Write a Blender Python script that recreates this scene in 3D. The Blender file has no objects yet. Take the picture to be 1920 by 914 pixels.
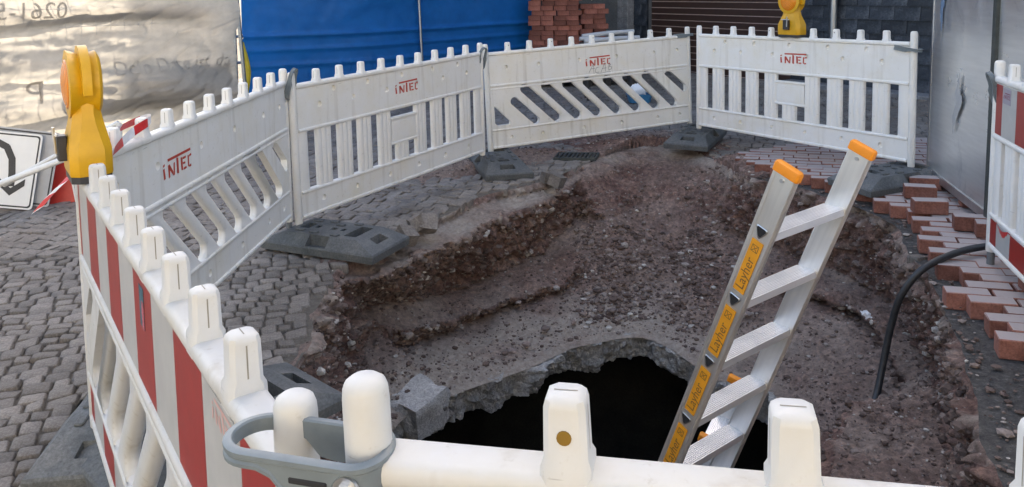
import bpy, bmesh, math, random
import numpy as np
from mathutils import Vector, Matrix

R = math.radians
scene = bpy.context.scene
col = scene.collection

# ------------------------------------------------------------------ camera
cam_d = bpy.data.cameras.new('camera'); cam = bpy.data.objects.new('camera', cam_d); col.objects.link(cam)
cam_d.sensor_fit = 'HORIZONTAL'; cam_d.sensor_width = 36.0; cam_d.lens = 27.711
cam_d.shift_y = -0.1750; cam_d.clip_start = 0.05; cam_d.clip_end = 2000
CAM_H, PITCH, ROLL, FPX = 1.5881, R(5.419), R(0.553), 1477.9
cam.matrix_world = Matrix.Translation((0, 0, CAM_H)) @ Matrix.Rotation(math.pi/2-PITCH, 4, 'X') @ Matrix.Rotation(-ROLL, 4, 'Z')
scene.camera = cam
scene.render.resolution_x, scene.render.resolution_y = 1024, 487

# ------------------------------------------------------------------ light
SUN_AZ = math.atan2(0.10, 0.75)       # measured from +Y towards +X
SUN_EL = R(38)
world = bpy.data.worlds.new('World'); scene.world = world; world.use_nodes = True
nt = world.node_tree; nt.nodes.clear()
sky = nt.nodes.new('ShaderNodeTexSky'); sky.sky_type = 'NISHITA'; sky.sun_disc = False
sky.sun_elevation = SUN_EL; sky.sun_rotation = SUN_AZ
sky.air_density = 1.0; sky.dust_density = 3.0; sky.ozone_density = 1.0
bg = nt.nodes.new('ShaderNodeBackground'); bg.inputs[1].default_value = 0.12
wo = nt.nodes.new('ShaderNodeOutputWorld')
nt.links.new(sky.outputs[0], bg.inputs[0]); nt.links.new(bg.outputs[0], wo.inputs[0])
sun_d = bpy.data.lights.new('sun', 'SUN'); sun_d.energy = 3.0; sun_d.angle = R(0.5); sun_d.color = (1.0, 0.93, 0.82)
sun = bpy.data.objects.new('sun', sun_d); col.objects.link(sun)
to_sun = Vector((math.sin(SUN_AZ)*math.cos(SUN_EL), math.cos(SUN_AZ)*math.cos(SUN_EL), math.sin(SUN_EL)))
sun.rotation_euler = (-to_sun).to_track_quat('-Z', 'Y').to_euler(); sun.location = to_sun*30
vs = scene.view_settings
vs.view_transform = 'Standard'; vs.look = 'None'; vs.gamma = 1.0; vs.use_curve_mapping = False
vs.exposure = 2.3
vs.use_white_balance = True; vs.white_balance_temperature = 7300; vs.white_balance_tint = 10
scene.render.engine = 'CYCLES'

# ------------------------------------------------------------------ helpers
rng = random.Random(7)
nrng = np.random.default_rng(11)

def gz(x):
    return 0.03*max(-8.0, min(8.0, x))

def vnoise(P, seed=0):
    P = np.asarray(P, float); I = np.floor(P).astype(np.int64); F = P-I; F = F*F*(3-2*F)
    def h(ix, iy, iz):
        n = (ix*374761393 + iy*668265263 + iz*2147483647 + seed*974634777) & 0xffffffff
        n = ((n ^ (n >> 13))*1274126177) & 0xffffffff
        n = ((n ^ (n >> 16))*2246822519) & 0xffffffff
        return ((n ^ (n >> 15)) & 0xffff)/65535.0
    out = 0
    for dx in (0, 1):
        wx = F[:, 0] if dx else 1-F[:, 0]
        for dy in (0, 1):
            wy = F[:, 1] if dy else 1-F[:, 1]
            for dz in (0, 1):
                wz = F[:, 2] if dz else 1-F[:, 2]
                out = out + wx*wy*wz*h(I[:, 0]+dx, I[:, 1]+dy, I[:, 2]+dz)
    return out*2-1

def fbm(P, sc, oct=3, seed=0):
    P = np.asarray(P, float)/sc; a = 1.0; s = 0; t = 0
    for o in range(oct):
        s = s + a*vnoise(P*(2.03**o)+o*17.3, seed+o); t += a; a *= 0.5
    return s/t

class MB:
    """collects shapes, becomes one mesh"""
    def __init__(s): s.v = []; s.f = []; s.m = []
    def add(s, vs_, fs_, mi=0):
        o = len(s.v); s.v += [tuple(map(float, p)) for p in vs_]
        s.f += [tuple(i+o for i in f) for f in fs_]; s.m += [mi]*len(fs_)
    def box(s, x0, x1, y0, y1, z0, z1, c=0.0, mi=0):
        if c <= 0:
            s.add([(x, y, z) for z in (z0, z1) for y in (y0, y1) for x in (x0, x1)],
                  [(0, 2, 3, 1), (4, 5, 7, 6), (0, 1, 5, 4), (2, 6, 7, 3), (0, 4, 6, 2), (1, 3, 7, 5)], mi); return
        V = []; idx = {}
        X, Y, Z = (x0, x1), (y0, y1), (z0, z1)
        for i in (0, 1):
            for j in (0, 1):
                for k in (0, 1):
                    sx, sy, sz = (1, -1)[i], (1, -1)[j], (1, -1)[k]
                    for a in range(3):
                        p = [X[i]+sx*c, Y[j]+sy*c, Z[k]+sz*c]; p[a] = (X[i], Y[j], Z[k])[a]
                        idx[(i, j, k, a)] = len(V); V.append(p)
        F = []
        for i in (0, 1):
            F += [[idx[(i, j, k, 0)] for j, k in ((0, 0), (1, 0), (1, 1), (0, 1))],
                  [idx[(j, i, k, 1)] for j, k in ((0, 0), (1, 0), (1, 1), (0, 1))],
                  [idx[(j, k, i, 2)] for j, k in ((0, 0), (1, 0), (1, 1), (0, 1))]]
        for i in (0, 1):
            for j in (0, 1):
                F += [[idx[(i, j, 0, 0)], idx[(i, j, 1, 0)], idx[(i, j, 1, 1)], idx[(i, j, 0, 1)]],
                      [idx[(i, 0, j, 0)], idx[(i, 1, j, 0)], idx[(i, 1, j, 2)], idx[(i, 0, j, 2)]],
                      [idx[(0, i, j, 1)], idx[(1, i, j, 1)], idx[(1, i, j, 2)], idx[(0, i, j, 2)]]]
                for k in (0, 1): F.append([idx[(i, j, k, 0)], idx[(i, j, k, 1)], idx[(i, j, k, 2)]])
        s.add(V, F, mi)
    def loft(s, rings, closed=True, cap0=True, cap1=True, mi=0):
        n = len(rings[0]); V = [p for r in rings for p in r]; F = []
        for a in range(len(rings)-1):
            for i in range(n if closed else n-1):
                j = (i+1) % n; F.append((a*n+i, a*n+j, (a+1)*n+j, (a+1)*n+i))
        if cap0: F.append(tuple(range(n-1, -1, -1)))
        if cap1: F.append(tuple((len(rings)-1)*n+i for i in range(n)))
        s.add(V, F, mi)
    def tube(s, pts, r, seg=10, cap=True, mi=0):
        pts = [Vector(p) for p in pts]; rs = r if isinstance(r, (list, tuple)) else [r]*len(pts)
        t0 = (pts[1]-pts[0]).normalized()
        up = Vector((0, 0, 1)) if abs(t0.z) < 0.9 else Vector((1, 0, 0))
        nrm = t0.cross(up).normalized(); rings = []
        for i, p in enumerate(pts):
            t = (pts[min(i+1, len(pts)-1)]-pts[max(i-1, 0)]).normalized()
            nrm = (nrm-t*nrm.dot(t)).normalized(); b = t.cross(nrm)
            rings.append([tuple(p+(nrm*math.cos(2*math.pi*k/seg)+b*math.sin(2*math.pi*k/seg))*rs[i]) for k in range(seg)])
        s.loft(rings, True, cap, cap, mi)
    def prism(s, poly, axis, a0, a1, mi=0):
        """poly in the two other axes, extruded along axis 0/1/2"""
        def P(q, a):
            q = list(q); q.insert(axis, a); return q
        s.loft([[P(q, a0) for q in poly], [P(q, a1) for q in poly]], mi=mi)
    def mesh(s, name, mats=(), smooth=None):
        me = bpy.data.meshes.new(name); me.from_pydata(s.v, [], s.f)
        for m in mats: me.materials.append(m)
        if len(mats) > 1: me.polygons.foreach_set('material_index', s.m)
        fix(me, smooth); return me

def fix(me, smooth=None):
    bm = bmesh.new(); bm.from_mesh(me); bmesh.ops.recalc_face_normals(bm, faces=bm.faces); bm.to_mesh(me); bm.free()
    if smooth is not None:
        me.shade_smooth()
        if smooth < 180: me.set_sharp_from_angle(angle=R(smooth))
    me.update()

def obj(name, me, parent=None, loc=(0, 0, 0), rot=(0, 0, 0), scale=None):
    o = bpy.data.objects.new(name, me); col.objects.link(o); o.location = loc; o.rotation_euler = rot
    if scale: o.scale = scale
    if parent: o.parent = parent
    return o
def tag(o, label=None, cat=None, group=None, kind=None):
    if label: o['label'] = label
    if cat: o['category'] = cat
    if group: o['group'] = group
    if kind: o['kind'] = kind
    return o
def thing(name, label, cat, loc=(0, 0, 0), rot=(0, 0, 0), group=None):
    return tag(obj(name, None, None, loc, rot), label, cat, group)

def fill_bm(bm, loops):
    """planar fill of the first loop with the other loops as holes; returns vert loops"""
    vl = []; ed = []
    for lp in loops:
        vv = [bm.verts.new(p) for p in lp]; vl.append(vv)
        for i in range(len(vv)): ed.append(bm.edges.new((vv[i], vv[(i+1) % len(vv)])))
    bmesh.ops.triangle_fill(bm, use_beauty=True, use_dissolve=False, edges=ed)
    return vl
def bm_mesh(bm, name, mats, smooth=None):
    bmesh.ops.recalc_face_normals(bm, faces=bm.faces)
    me = bpy.data.meshes.new(name); bm.to_mesh(me); bm.free()
    for m in mats: me.materials.append(m)
    if smooth is not None:
        me.shade_smooth(); me.set_sharp_from_angle(angle=R(smooth))
    return me

# ------------------------------------------------------------------ materials
def N(t, kind, **kw):
    n = t.nodes.new(kind)
    for k, v in kw.items():
        if k in n.inputs: n.inputs[k].default_value = v
        else: setattr(n, k, v)
    return n
def newmat(name):
    m = bpy.data.materials.new(name); m.use_nodes = True
    t = m.node_tree; b = t.nodes['Principled BSDF']; return m, t, b
def c4(c): return (c[0], c[1], c[2], 1)
def noise_node(t, scale, detail=6, rough=0.6, coord='Object', dist=0.0):
    tc = N(t, 'ShaderNodeTexCoord'); n = N(t, 'ShaderNodeTexNoise', Scale=scale, Detail=detail, Roughness=rough, Distortion=dist)
    t.links.new(tc.outputs[coord], n.inputs['Vector']); return n
def ramp(t, src, stops):
    r = N(t, 'ShaderNodeValToRGB'); e = r.color_ramp.elements
    while len(e) < len(stops): e.new(0.5)
    for i, (p, c) in enumerate(stops): e[i].position = p; e[i].color = c4(c)
    t.links.new(src, r.inputs[0]); return r
def mixc(t, fac, a, b, mode='MIX'):
    m = N(t, 'ShaderNodeMix', data_type='RGBA', blend_type=mode)
    for sock, v in ((m.inputs[0], fac), (m.inputs[6], a), (m.inputs[7], b)):
        if isinstance(v, (int, float)): sock.default_value = v
        elif isinstance(v, tuple): sock.default_value = c4(v)
        else: t.links.new(v, sock)
    return m.outputs[2]
def bump(t, b, src, strength, dist=0.01, prev=None):
    n = N(t, 'ShaderNodeBump', Strength=strength, Distance=dist); t.links.new(src, n.inputs['Height'])
    if prev is not None: t.links.new(prev, n.inputs['Normal'])
    t.links.new(n.outputs[0], b.inputs['Normal']); return n.outputs[0]

def stone_mat(name, cols, scale=6, rough=0.85, fine=60, bs=0.5, bd=0.01, rand=0.25, spec=0.3, coord='Object'):
    """mottled mineral surface, each object slightly different"""
    m, t, b = newmat(name)
    n = noise_node(t, scale, 8, 0.65, coord); k = len(cols)
    r = ramp(t, n.outputs[0], [(0.3+0.4*i/(k-1), c) for i, c in enumerate(cols)])
    f = noise_node(t, fine, 5, 0.7, coord)
    fr = ramp(t, f.outputs[0], [(0.3, (0.62,)*3), (0.7, (1.25,)*3)])
    c = mixc(t, 1.0, r.outputs[0], fr.outputs[0], 'MULTIPLY')
    oi = N(t, 'ShaderNodeObjectInfo')
    mr = N(t, 'ShaderNodeMapRange'); mr.inputs[3].default_value = 1-rand; mr.inputs[4].default_value = 1+rand
    t.links.new(oi.outputs['Random'], mr.inputs[0])
    hv = N(t, 'ShaderNodeHueSaturation'); t.links.new(mr.outputs[0], hv.inputs['Value']); t.links.new(c, hv.inputs['Color'])
    t.links.new(hv.outputs[0], b.inputs['Base Color'])
    b.inputs['Roughness'].default_value = rough; b.inputs['Specular IOR Level'].default_value = spec
    p = bump(t, b, n.outputs[0], bs*0.6, bd*2); bump(t, b, f.outputs[0], bs, bd, p)
    return m

def plastic_mat(name, base, dirt=(0.30, 0.25, 0.18), amt=0.5, rough=0.42, streak=True):
    m, t, b = newmat(name)
    n1 = noise_node(t, 3.0, 8, 0.7); r1 = ramp(t, n1.outputs[0], [(0.46, (0, 0, 0)), (0.80, (1, 1, 1))])
    n2 = noise_node(t, 34, 6, 0.7); r2 = ramp(t, n2.outputs[0], [(0.60, (0, 0, 0)), (0.74, (1, 1, 1))])
    tc = N(t, 'ShaderNodeTexCoord'); mp = N(t, 'ShaderNodeMapping'); mp.inputs['Scale'].default_value = (22, 22, 1.6)
    t.links.new(tc.outputs['Object'], mp.inputs[0])
    n3 = N(t, 'ShaderNodeTexNoise', Scale=1.0, Detail=5.0); t.links.new(mp.outputs[0], n3.inputs['Vector'])
    r3 = ramp(t, n3.outputs[0], [(0.55, (0, 0, 0)), (0.78, (1, 1, 1))])
    yel = mixc(t, r1.outputs[0], base, tuple(base[i]*(0.93, 0.88, 0.76)[i] for i in range(3)))
    f2 = N(t, 'ShaderNodeMath', operation='MULTIPLY'); f2.inputs[1].default_value = 0.32*amt; t.links.new(r2.outputs[0], f2.inputs[0])
    c = mixc(t, f2.outputs[0], yel, dirt)
    f3 = N(t, 'ShaderNodeMath', operation='MULTIPLY'); f3.inputs[1].default_value = 0.30*amt; t.links.new(r3.outputs[0], f3.inputs[0])
    c = mixc(t, f3.outputs[0], c, dirt)
    # scuffs: sparse thin dark scratches
    mp2 = N(t, 'ShaderNodeMapping'); mp2.inputs['Scale'].default_value = (9, 9, 90); mp2.inputs['Rotation'].default_value = (0.3, 0.5, 0.1)
    t.links.new(tc.outputs['Object'], mp2.inputs[0])
    n4 = N(t, 'ShaderNodeTexNoise', Scale=1.0, Detail=2.0); t.links.new(mp2.outputs[0], n4.inputs['Vector'])
    r4 = ramp(t, n4.outputs[0], [(0.74, (0, 0, 0)), (0.78, (1, 1, 1))])
    f4 = N(t, 'ShaderNodeMath', operation='MULTIPLY'); f4.inputs[1].default_value = 0.5*amt; t.links.new(r4.outputs[0], f4.inputs[0])
    c = mixc(t, f4.outputs[0], c, (0.12, 0.11, 0.10))
    t.links.new(c, b.inputs['Base Color'])
    rr = ramp(t, n1.outputs[0], [(0.3, (rough-0.08,)*3), (0.8, (rough+0.18,)*3)]); t.links.new(rr.outputs[0], b.inputs['Roughness'])
    b.inputs['Specular IOR Level'].default_value = 0.4
    bump(t, b, n2.outputs[0], 0.08, 0.004)
    return m

def metal_mat(name, colr, rough=0.35, stretch=(60, 60, 2), bs=0.04, stain=None):
    m, t, b = newmat(name); b.inputs['Metallic'].default_value = 1.0
    tc = N(t, 'ShaderNodeTexCoord'); mp = N(t, 'ShaderNodeMapping'); mp.inputs['Scale'].default_value = stretch
    t.links.new(tc.outputs['Object'], mp.inputs[0])
    n = N(t, 'ShaderNodeTexNoise', Scale=1.0, Detail=4.0); t.links.new(mp.outputs[0], n.inputs['Vector'])
    r = ramp(t, n.outputs[0], [(0.3, tuple(0.88*x for x in colr)), (0.7, colr)])
    c = r.outputs[0]
    n2 = noise_node(t, 2.2, 7, 0.7); rr = ramp(t, n2.outputs[0], [(0.35, (rough-0.08,)*3), (0.7, (rough+0.14,)*3)])
    if stain:
        n3 = noise_node(t, stain[1], 8, 0.75, dist=0.8); r3 = ramp(t, n3.outputs[0], [(0.58, (0, 0, 0)), (0.72, (1, 1, 1))])
        f = N(t, 'ShaderNodeMath', operation='MULTIPLY'); f.inputs[1].default_value = stain[2]; t.links.new(r3.outputs[0], f.inputs[0])
        c = mixc(t, f.outputs[0], c, stain[0])
    t.links.new(c, b.inputs['Base Color']); t.links.new(rr.outputs[0], b.inputs['Roughness'])
    bump(t, b, n.outputs[0], bs, 0.003); return m

def simple_mat(name, colr, rough=0.5, var=0.2, scale=12, metallic=0.0, bs=0.1, spec=0.5):
    m, t, b = newmat(name)
    n = noise_node(t, scale, 6, 0.65)
    r = ramp(t, n.outputs[0], [(0.3, tuple(x*(1-var) for x in colr)), (0.7, tuple(min(1, x*(1+var*0.6)) for x in colr))])
    t.links.new(r.outputs[0], b.inputs['Base Color']); b.inputs['Roughness'].default_value = rough
    b.inputs['Metallic'].default_value = metallic; b.inputs['Specular IOR Level'].default_value = spec
    bump(t, b, n.outputs[0], bs, 0.006); return m

M = {}
M['plastic'] = plastic_mat('white_plastic', (0.76, 0.745, 0.71), amt=1.1)
M['plastic_b'] = plastic_mat('white_plastic_dirtier', (0.74, 0.725, 0.685), amt=1.5)
M['plastic_clean'] = plastic_mat('white_plastic_clean', (0.79, 0.78, 0.755), amt=0.8)
M['plastic_dimmed'] = plastic_mat('white_plastic_dimmed', (0.55, 0.545, 0.527), amt=1.5, rough=0.5)  # grimy white, base darkened to offset the strong light on the near barriers
M['red_foil'] = simple_mat('red_foil', (0.31, 0.018, 0.012), 0.38, 0.12, 20, bs=0.03)
M['white_foil'] = simple_mat('white_foil', (0.43, 0.425, 0.41), 0.40, 0.10, 9, bs=0.03)
M['red_paint'] = simple_mat('red_paint', (0.50, 0.055, 0.03), 0.6, 0.25, 60)
M['pencil'] = simple_mat('pencil', (0.10, 0.10, 0.10), 0.7)
M['rubber'] = stone_mat('grey_rubber', [(0.070, 0.077, 0.081), (0.108, 0.116, 0.120), (0.16, 0.16, 0.156)], 5, 0.72, 90, 0.25, 0.004, 0.12)
M['seam'] = simple_mat('moulding_seam', (0.27, 0.245, 0.20), 0.8)
M['dark'] = simple_mat('dark_recess', (0.02, 0.02, 0.022), 0.9)
M['pin'] = simple_mat('grey_pin', (0.13, 0.14, 0.15), 0.6)
M['clip'] = simple_mat('grey_clip', (0.16, 0.19, 0.205), 0.45, 0.12, 30)
M['zinc'] = metal_mat('zinc', (0.62, 0.63, 0.64), 0.35)
M['alu'] = metal_mat('aluminium', (0.84, 0.82, 0.78), 0.42, (50, 50, 2), 0.03)
M['alu'].node_tree.nodes['Principled BSDF'].inputs['Metallic'].default_value = 0.85
M['alu_step'] = metal_mat('aluminium_step', (0.86, 0.87, 0.89), 0.42, (2, 60, 60), 0.0)
M['alu_step'].node_tree.nodes['Principled BSDF'].inputs['Metallic'].default_value = 0.8
M['steel'] = metal_mat('cabinet_steel', (0.76, 0.77, 0.77), 0.33, (3, 3, 40), 0.02, ((0.40, 0.42, 0.45), 2.2, 0.75))
M['steel'].node_tree.nodes['Principled BSDF'].inputs['Metallic'].default_value = 0.8
M['steel_trim'] = metal_mat('steel_trim', (0.55, 0.56, 0.57), 0.4)
M['orange'] = simple_mat('orange_plastic', (0.80, 0.26, 0.01), 0.5, 0.08, 20)
M['sticker'] = simple_mat('orange_sticker', (0.78, 0.33, 0.02), 0.5, 0.10, 25)
M['ink'] = simple_mat('ink', (0.16, 0.09, 0.03), 0.6)
M['yellow'] = simple_mat('lamp_yellow', (0.62, 0.33, 0.008), 0.42, 0.15, 9)
M['hose'] = simple_mat('black_hose', (0.025, 0.027, 0.03), 0.42, 0.3, 30)
M['black'] = simple_mat('black_plastic', (0.03, 0.03, 0.033), 0.5)
M['white_paint'] = simple_mat('white_paint', (0.72, 0.72, 0.70), 0.45, 0.10, 14)
M['sign_white'] = simple_mat('sign_white', (0.78, 0.77, 0.74), 0.35, 0.05, 6, bs=0.01)
M['sign_grey'] = simple_mat('sign_grey', (0.42, 0.42, 0.42), 0.45, 0.1)
M['sign_red'] = simple_mat('sign_red', (0.55, 0.04, 0.03), 0.4, 0.1)
M['tape_white'] = simple_mat('tape_white', (0.75, 0.74, 0.75), 0.35)
M['tape_red'] = simple_mat('tape_red', (0.62, 0.03, 0.03), 0.35)
M['brick'] = stone_mat('red_brick', [(0.12, 0.044, 0.036), (0.20, 0.072, 0.052), (0.27, 0.11, 0.085)], 7, 0.85, 90, 0.35, 0.004, 0.45)
def dusty_top(m, dustc, amt):
    t = m.node_tree; b = t.nodes['Principled BSDF']; src = b.inputs['Base Color'].links[0].from_socket
    ge = N(t, 'ShaderNodeNewGeometry'); sx = N(t, 'ShaderNodeSeparateXYZ'); t.links.new(ge.outputs['True Normal'], sx.inputs[0])
    mr = N(t, 'ShaderNodeMapRange'); mr.inputs[1].default_value = .75; mr.inputs[2].default_value = .97; t.links.new(sx.outputs[2], mr.inputs[0])
    n = noise_node(t, 9, 7, .7); r = ramp(t, n.outputs[0], [(.20, (.45,)*3), (.45, (amt,)*3)])
    mu = N(t, 'ShaderNodeMath', operation='MULTIPLY'); t.links.new(mr.outputs[0], mu.inputs[0]); t.links.new(r.outputs[0], mu.inputs[1])
    t.links.new(mixc(t, mu.outputs[0], src, dustc), b.inputs['Base Color']); return m
M['paver'] = dusty_top(stone_mat('paving_brick', [(0.17, 0.070, 0.052), (0.245, 0.102, 0.075), (0.31, 0.145, 0.112)], 7, 0.85, 90, 0.35, 0.004, 0.30), (0.40, 0.35, 0.335), 0.97)
M['cobble'] = stone_mat('cobble', [(0.125, 0.106, 0.092), (0.20, 0.176, 0.156), (0.29, 0.264, 0.238)], 8, 0.62, 70, 0.6, 0.006, 0.30, 0.4)
M['cobble_far'] = stone_mat('cobble_far', [(0.125, 0.106, 0.092), (0.20, 0.176, 0.156), (0.29, 0.264, 0.238)], 3.3, 0.62, 60, 0.6, 0.006, 0.0, 0.4)
M['concrete'] = stone_mat('broken_concrete', [(0.28, 0.275, 0.265), (0.45, 0.44, 0.425), (0.60, 0.59, 0.57)], 9, 0.95, 70, 1.0, 0.02, 0.1)
M['concrete_pale'] = stone_mat('pale_concrete', [(0.38, 0.37, 0.36), (0.50, 0.49, 0.475), (0.62, 0.61, 0.59)], 9, 0.95, 70, 0.8, 0.015, 0.1)
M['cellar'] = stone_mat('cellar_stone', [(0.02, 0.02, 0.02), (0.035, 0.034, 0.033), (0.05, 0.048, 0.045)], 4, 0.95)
M['slate'] = stone_mat('slate', [(0.016, 0.021, 0.030), (0.030, 0.037, 0.048), (0.075, 0.085, 0.10)], 5, 0.55, 40, 0.35, 0.006, 0.35, 0.5)
M['grey_block'] = stone_mat('grey_block', [(0.13, 0.13, 0.135), (0.18, 0.18, 0.185), (0.26, 0.26, 0.265)], 6, 0.9, 60, 0.3, 0.005, 0.15)
M['door_brown'] = simple_mat('door_brown', (0.050, 0.026, 0.020), 0.5, 0.15, 6)
M['door_groove_highlight'] = simple_mat('door_groove_highlight', (0.42, 0.33, 0.30), 0.6)  # pale backing colour stands in for the highlight along the slat grooves
M['wall_plain'] = stone_mat('plain_render', [(0.09, 0.095, 0.10), (0.11, 0.115, 0.12), (0.13, 0.135, 0.14)], 3, 0.9)
M['pipe_zinc'] = metal_mat('downpipe_zinc', (0.45, 0.46, 0.47), 0.45)
M['pvc'] = simple_mat('grey_pvc', (0.42, 0.43, 0.45), 0.5, 0.12)
M['blue_plastic'] = simple_mat('blue_plastic', (0.03, 0.16, 0.30), 0.45)
M['iron'] = simple_mat('cast_iron', (0.06, 0.068, 0.065), 0.6, 0.3, 30, 0.3)
M['timber'] = simple_mat('dark_timber', (0.035, 0.03, 0.028), 0.8, 0.3, 10)
M['paper'] = simple_mat('paper', (0.8, 0.8, 0.82), 0.8, 0.05)
M['yellow_hose'] = simple_mat('yellow_hose', (0.62, 0.46, 0.03), 0.5)
M['scaffold'] = metal_mat('scaffold_tube', (0.42, 0.46, 0.50), 0.42)
M['plank_cream'] = simple_mat('cream_cloth', (0.55, 0.50, 0.36), 0.8)

# orange lens with fresnel rings
def lens_mat():
    m, t, b = newmat('orange_lens')
    tc = N(t, 'ShaderNodeTexCoord'); w = N(t, 'ShaderNodeTexWave', wave_type='RINGS', rings_direction='Y', Scale=28.0, Distortion=0.0)
    t.links.new(tc.outputs['Object'], w.inputs['Vector'])
    r = ramp(t, w.outputs[0], [(0.0, (0.62, 0.17, 0.004)), (1.0, (0.80, 0.27, 0.01))])
    t.links.new(r.outputs[0], b.inputs['Base Color']); b.inputs['Roughness'].default_value = 0.25
    b.inputs['Subsurface Weight'].default_value = 0.15; b.inputs['Subsurface Radius'].default_value = (0.03, 0.01, 0.003)
    bump(t, b, w.outputs[0], 0.35, 0.004); return m
M['lens'] = lens_mat()

def soil_mat():
    m, t, b = newmat('soil')
    at = N(t, 'ShaderNodeAttribute', attribute_name='dust')
    n1 = noise_node(t, 2.6, 9, 0.72); n2 = noise_node(t, 26, 8, 0.75); n3 = noise_node(t, 95, 5, 0.7)
    r1 = ramp(t, n1.outputs[0], [(0.30, (0.115, 0.064, 0.054)), (0.50, (0.215, 0.138, 0.118)), (0.72, (0.36, 0.265, 0.228))])
    r2 = ramp(t, n2.outputs[0], [(0.32, (0.42,)*3), (0.50, (0.95,)*3), (0.66, (1.75, 1.66, 1.55))])
    c = mixc(t, 1.0, r1.outputs[0], r2.outputs[0], 'MULTIPLY')
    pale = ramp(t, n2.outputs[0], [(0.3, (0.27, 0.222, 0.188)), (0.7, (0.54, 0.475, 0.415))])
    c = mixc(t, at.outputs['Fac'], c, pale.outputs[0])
    # pale grains
    v = N(t, 'ShaderNodeTexVoronoi', Scale=42.0); tc = N(t, 'ShaderNodeTexCoord'); t.links.new(tc.outputs['Object'], v.inputs['Vector'])
    rv = ramp(t, v.outputs['Distance'], [(0.10, (1, 1, 1)), (0.22, (0, 0, 0))])
    sel = N(t, 'ShaderNodeMath', operation='GREATER_THAN'); sel.inputs[1].default_value = 0.72
    sp = N(t, 'ShaderNodeSeparateColor'); t.links.new(v.outputs['Color'], sp.inputs[0]); t.links.new(sp.outputs[0], sel.inputs[0])
    mu = N(t, 'ShaderNodeMath', operation='MULTIPLY'); t.links.new(rv.outputs[0], mu.inputs[0]); t.links.new(sel.outputs[0], mu.inputs[1])
    c = mixc(t, mu.outputs[0], c, (0.40, 0.36, 0.335))
    t.links.new(c, b.inputs['Base Color']); b.inputs['Roughness'].default_value = 0.95; b.inputs['Specular IOR Level'].default_value = 0.15
    p = bump(t, b, n2.outputs[0], 0.9, 0.03); p = bump(t, b, n3.outputs[0], 0.8, 0.012, p); bump(t, b, mu.outputs[0], 0.6, 0.01, p)
    return m
M['soil'] = soil_mat()

def ground_mat():
    """sandy bedding; dark crushed asphalt where the brick paving has been lifted"""
    m, t, b = newmat('ground_bedding')
    n1 = noise_node(t, 1.2, 9, 0.7); n2 = noise_node(t, 30, 8, 0.75); n3 = noise_node(t, 110, 4, 0.7)
    sand = ramp(t, n2.outputs[0], [(0.3, (0.13, 0.112, 0.094)), (0.55, (0.21, 0.188, 0.16)), (0.75, (0.32, 0.295, 0.26))])
    asph = ramp(t, n2.outputs[0], [(0.30, (0.060, 0.058, 0.058)), (0.55, (0.13, 0.125, 0.12)), (0.76, (0.30, 0.285, 0.27))])
    tc = N(t, 'ShaderNodeTexCoord'); sx = N(t, 'ShaderNodeSeparateXYZ'); t.links.new(tc.outputs['Object'], sx.inputs[0])
    ad = N(t, 'ShaderNodeMath', operation='MULTIPLY_ADD'); ad.inputs[1].default_value = 0.8; t.links.new(n1.outputs[0], ad.inputs[0]); t.links.new(sx.outputs[0], ad.inputs[2])
    rr = ramp(t, ad.outputs[0], [(0.0, (0, 0, 0)), (1.0, (1, 1, 1))])
    mr = N(t, 'ShaderNodeMapRange'); mr.inputs[1].default_value = 1.6; mr.inputs[2].default_value = 2.1; t.links.new(ad.outputs[0], mr.inputs[0])
    c = mixc(t, mr.outputs[0], sand.outputs[0], asph.outputs[0]); t.links.new(c, b.inputs['Base Color'])
    b.inputs['Roughness'].default_value = 0.95; b.inputs['Specular IOR Level'].default_value = 0.2
    p = bump(t, b, n2.outputs[0], 1.0, 0.03); bump(t, b, n3.outputs[0], 0.6, 0.01, p); return m
M['ground'] = ground_mat()

def sheet_mat(name, colr, transl, rough=0.6, scale=2.0, var=0.12, gloss=0.25):
    m, t, b = newmat(name); t.nodes.remove(b)
    n = noise_node(t, scale, 7, 0.7)
    r = ramp(t, n.outputs[0], [(0.3, tuple(x*(1-var) for x in colr)), (0.7, colr)])
    d = N(t, 'ShaderNodeBsdfPrincipled'); d.inputs['Roughness'].default_value = rough; d.inputs['Specular IOR Level'].default_value = gloss
    tr = N(t, 'ShaderNodeBsdfTranslucent'); mx = N(t, 'ShaderNodeMixShader'); mx.inputs[0].default_value = transl
    t.links.new(r.outputs[0], d.inputs['Base Color']); t.links.new(r.outputs[0], tr.inputs['Color'])
    f = noise_node(t, 55, 4, 0.6); bp = N(t, 'ShaderNodeBump', Strength=0.12, Distance=0.01); t.links.new(f.outputs[0], bp.inputs['Height'])
    t.links.new(bp.outputs[0], d.inputs['Normal'])
    t.links.new(d.outputs[0], mx.inputs[1]); t.links.new(tr.outputs[0], mx.inputs[2])
    t.links.new(mx.outputs[0], t.nodes['Material Output'].inputs[0]); return m
M['tarp'] = sheet_mat('cream_tarp', (0.60, 0.565, 0.51), 0.42, var=0.3, gloss=0.05)
M['tarp_print'] = sheet_mat('tarp_print', (0.535, 0.505, 0.465), 0.36, gloss=.05)
M['blue_sheet'] = sheet_mat('blue_sheet', (0.001, 0.165, 0.56), 0.30, 0.4, 3.0, 0.25, 0.5)

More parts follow.
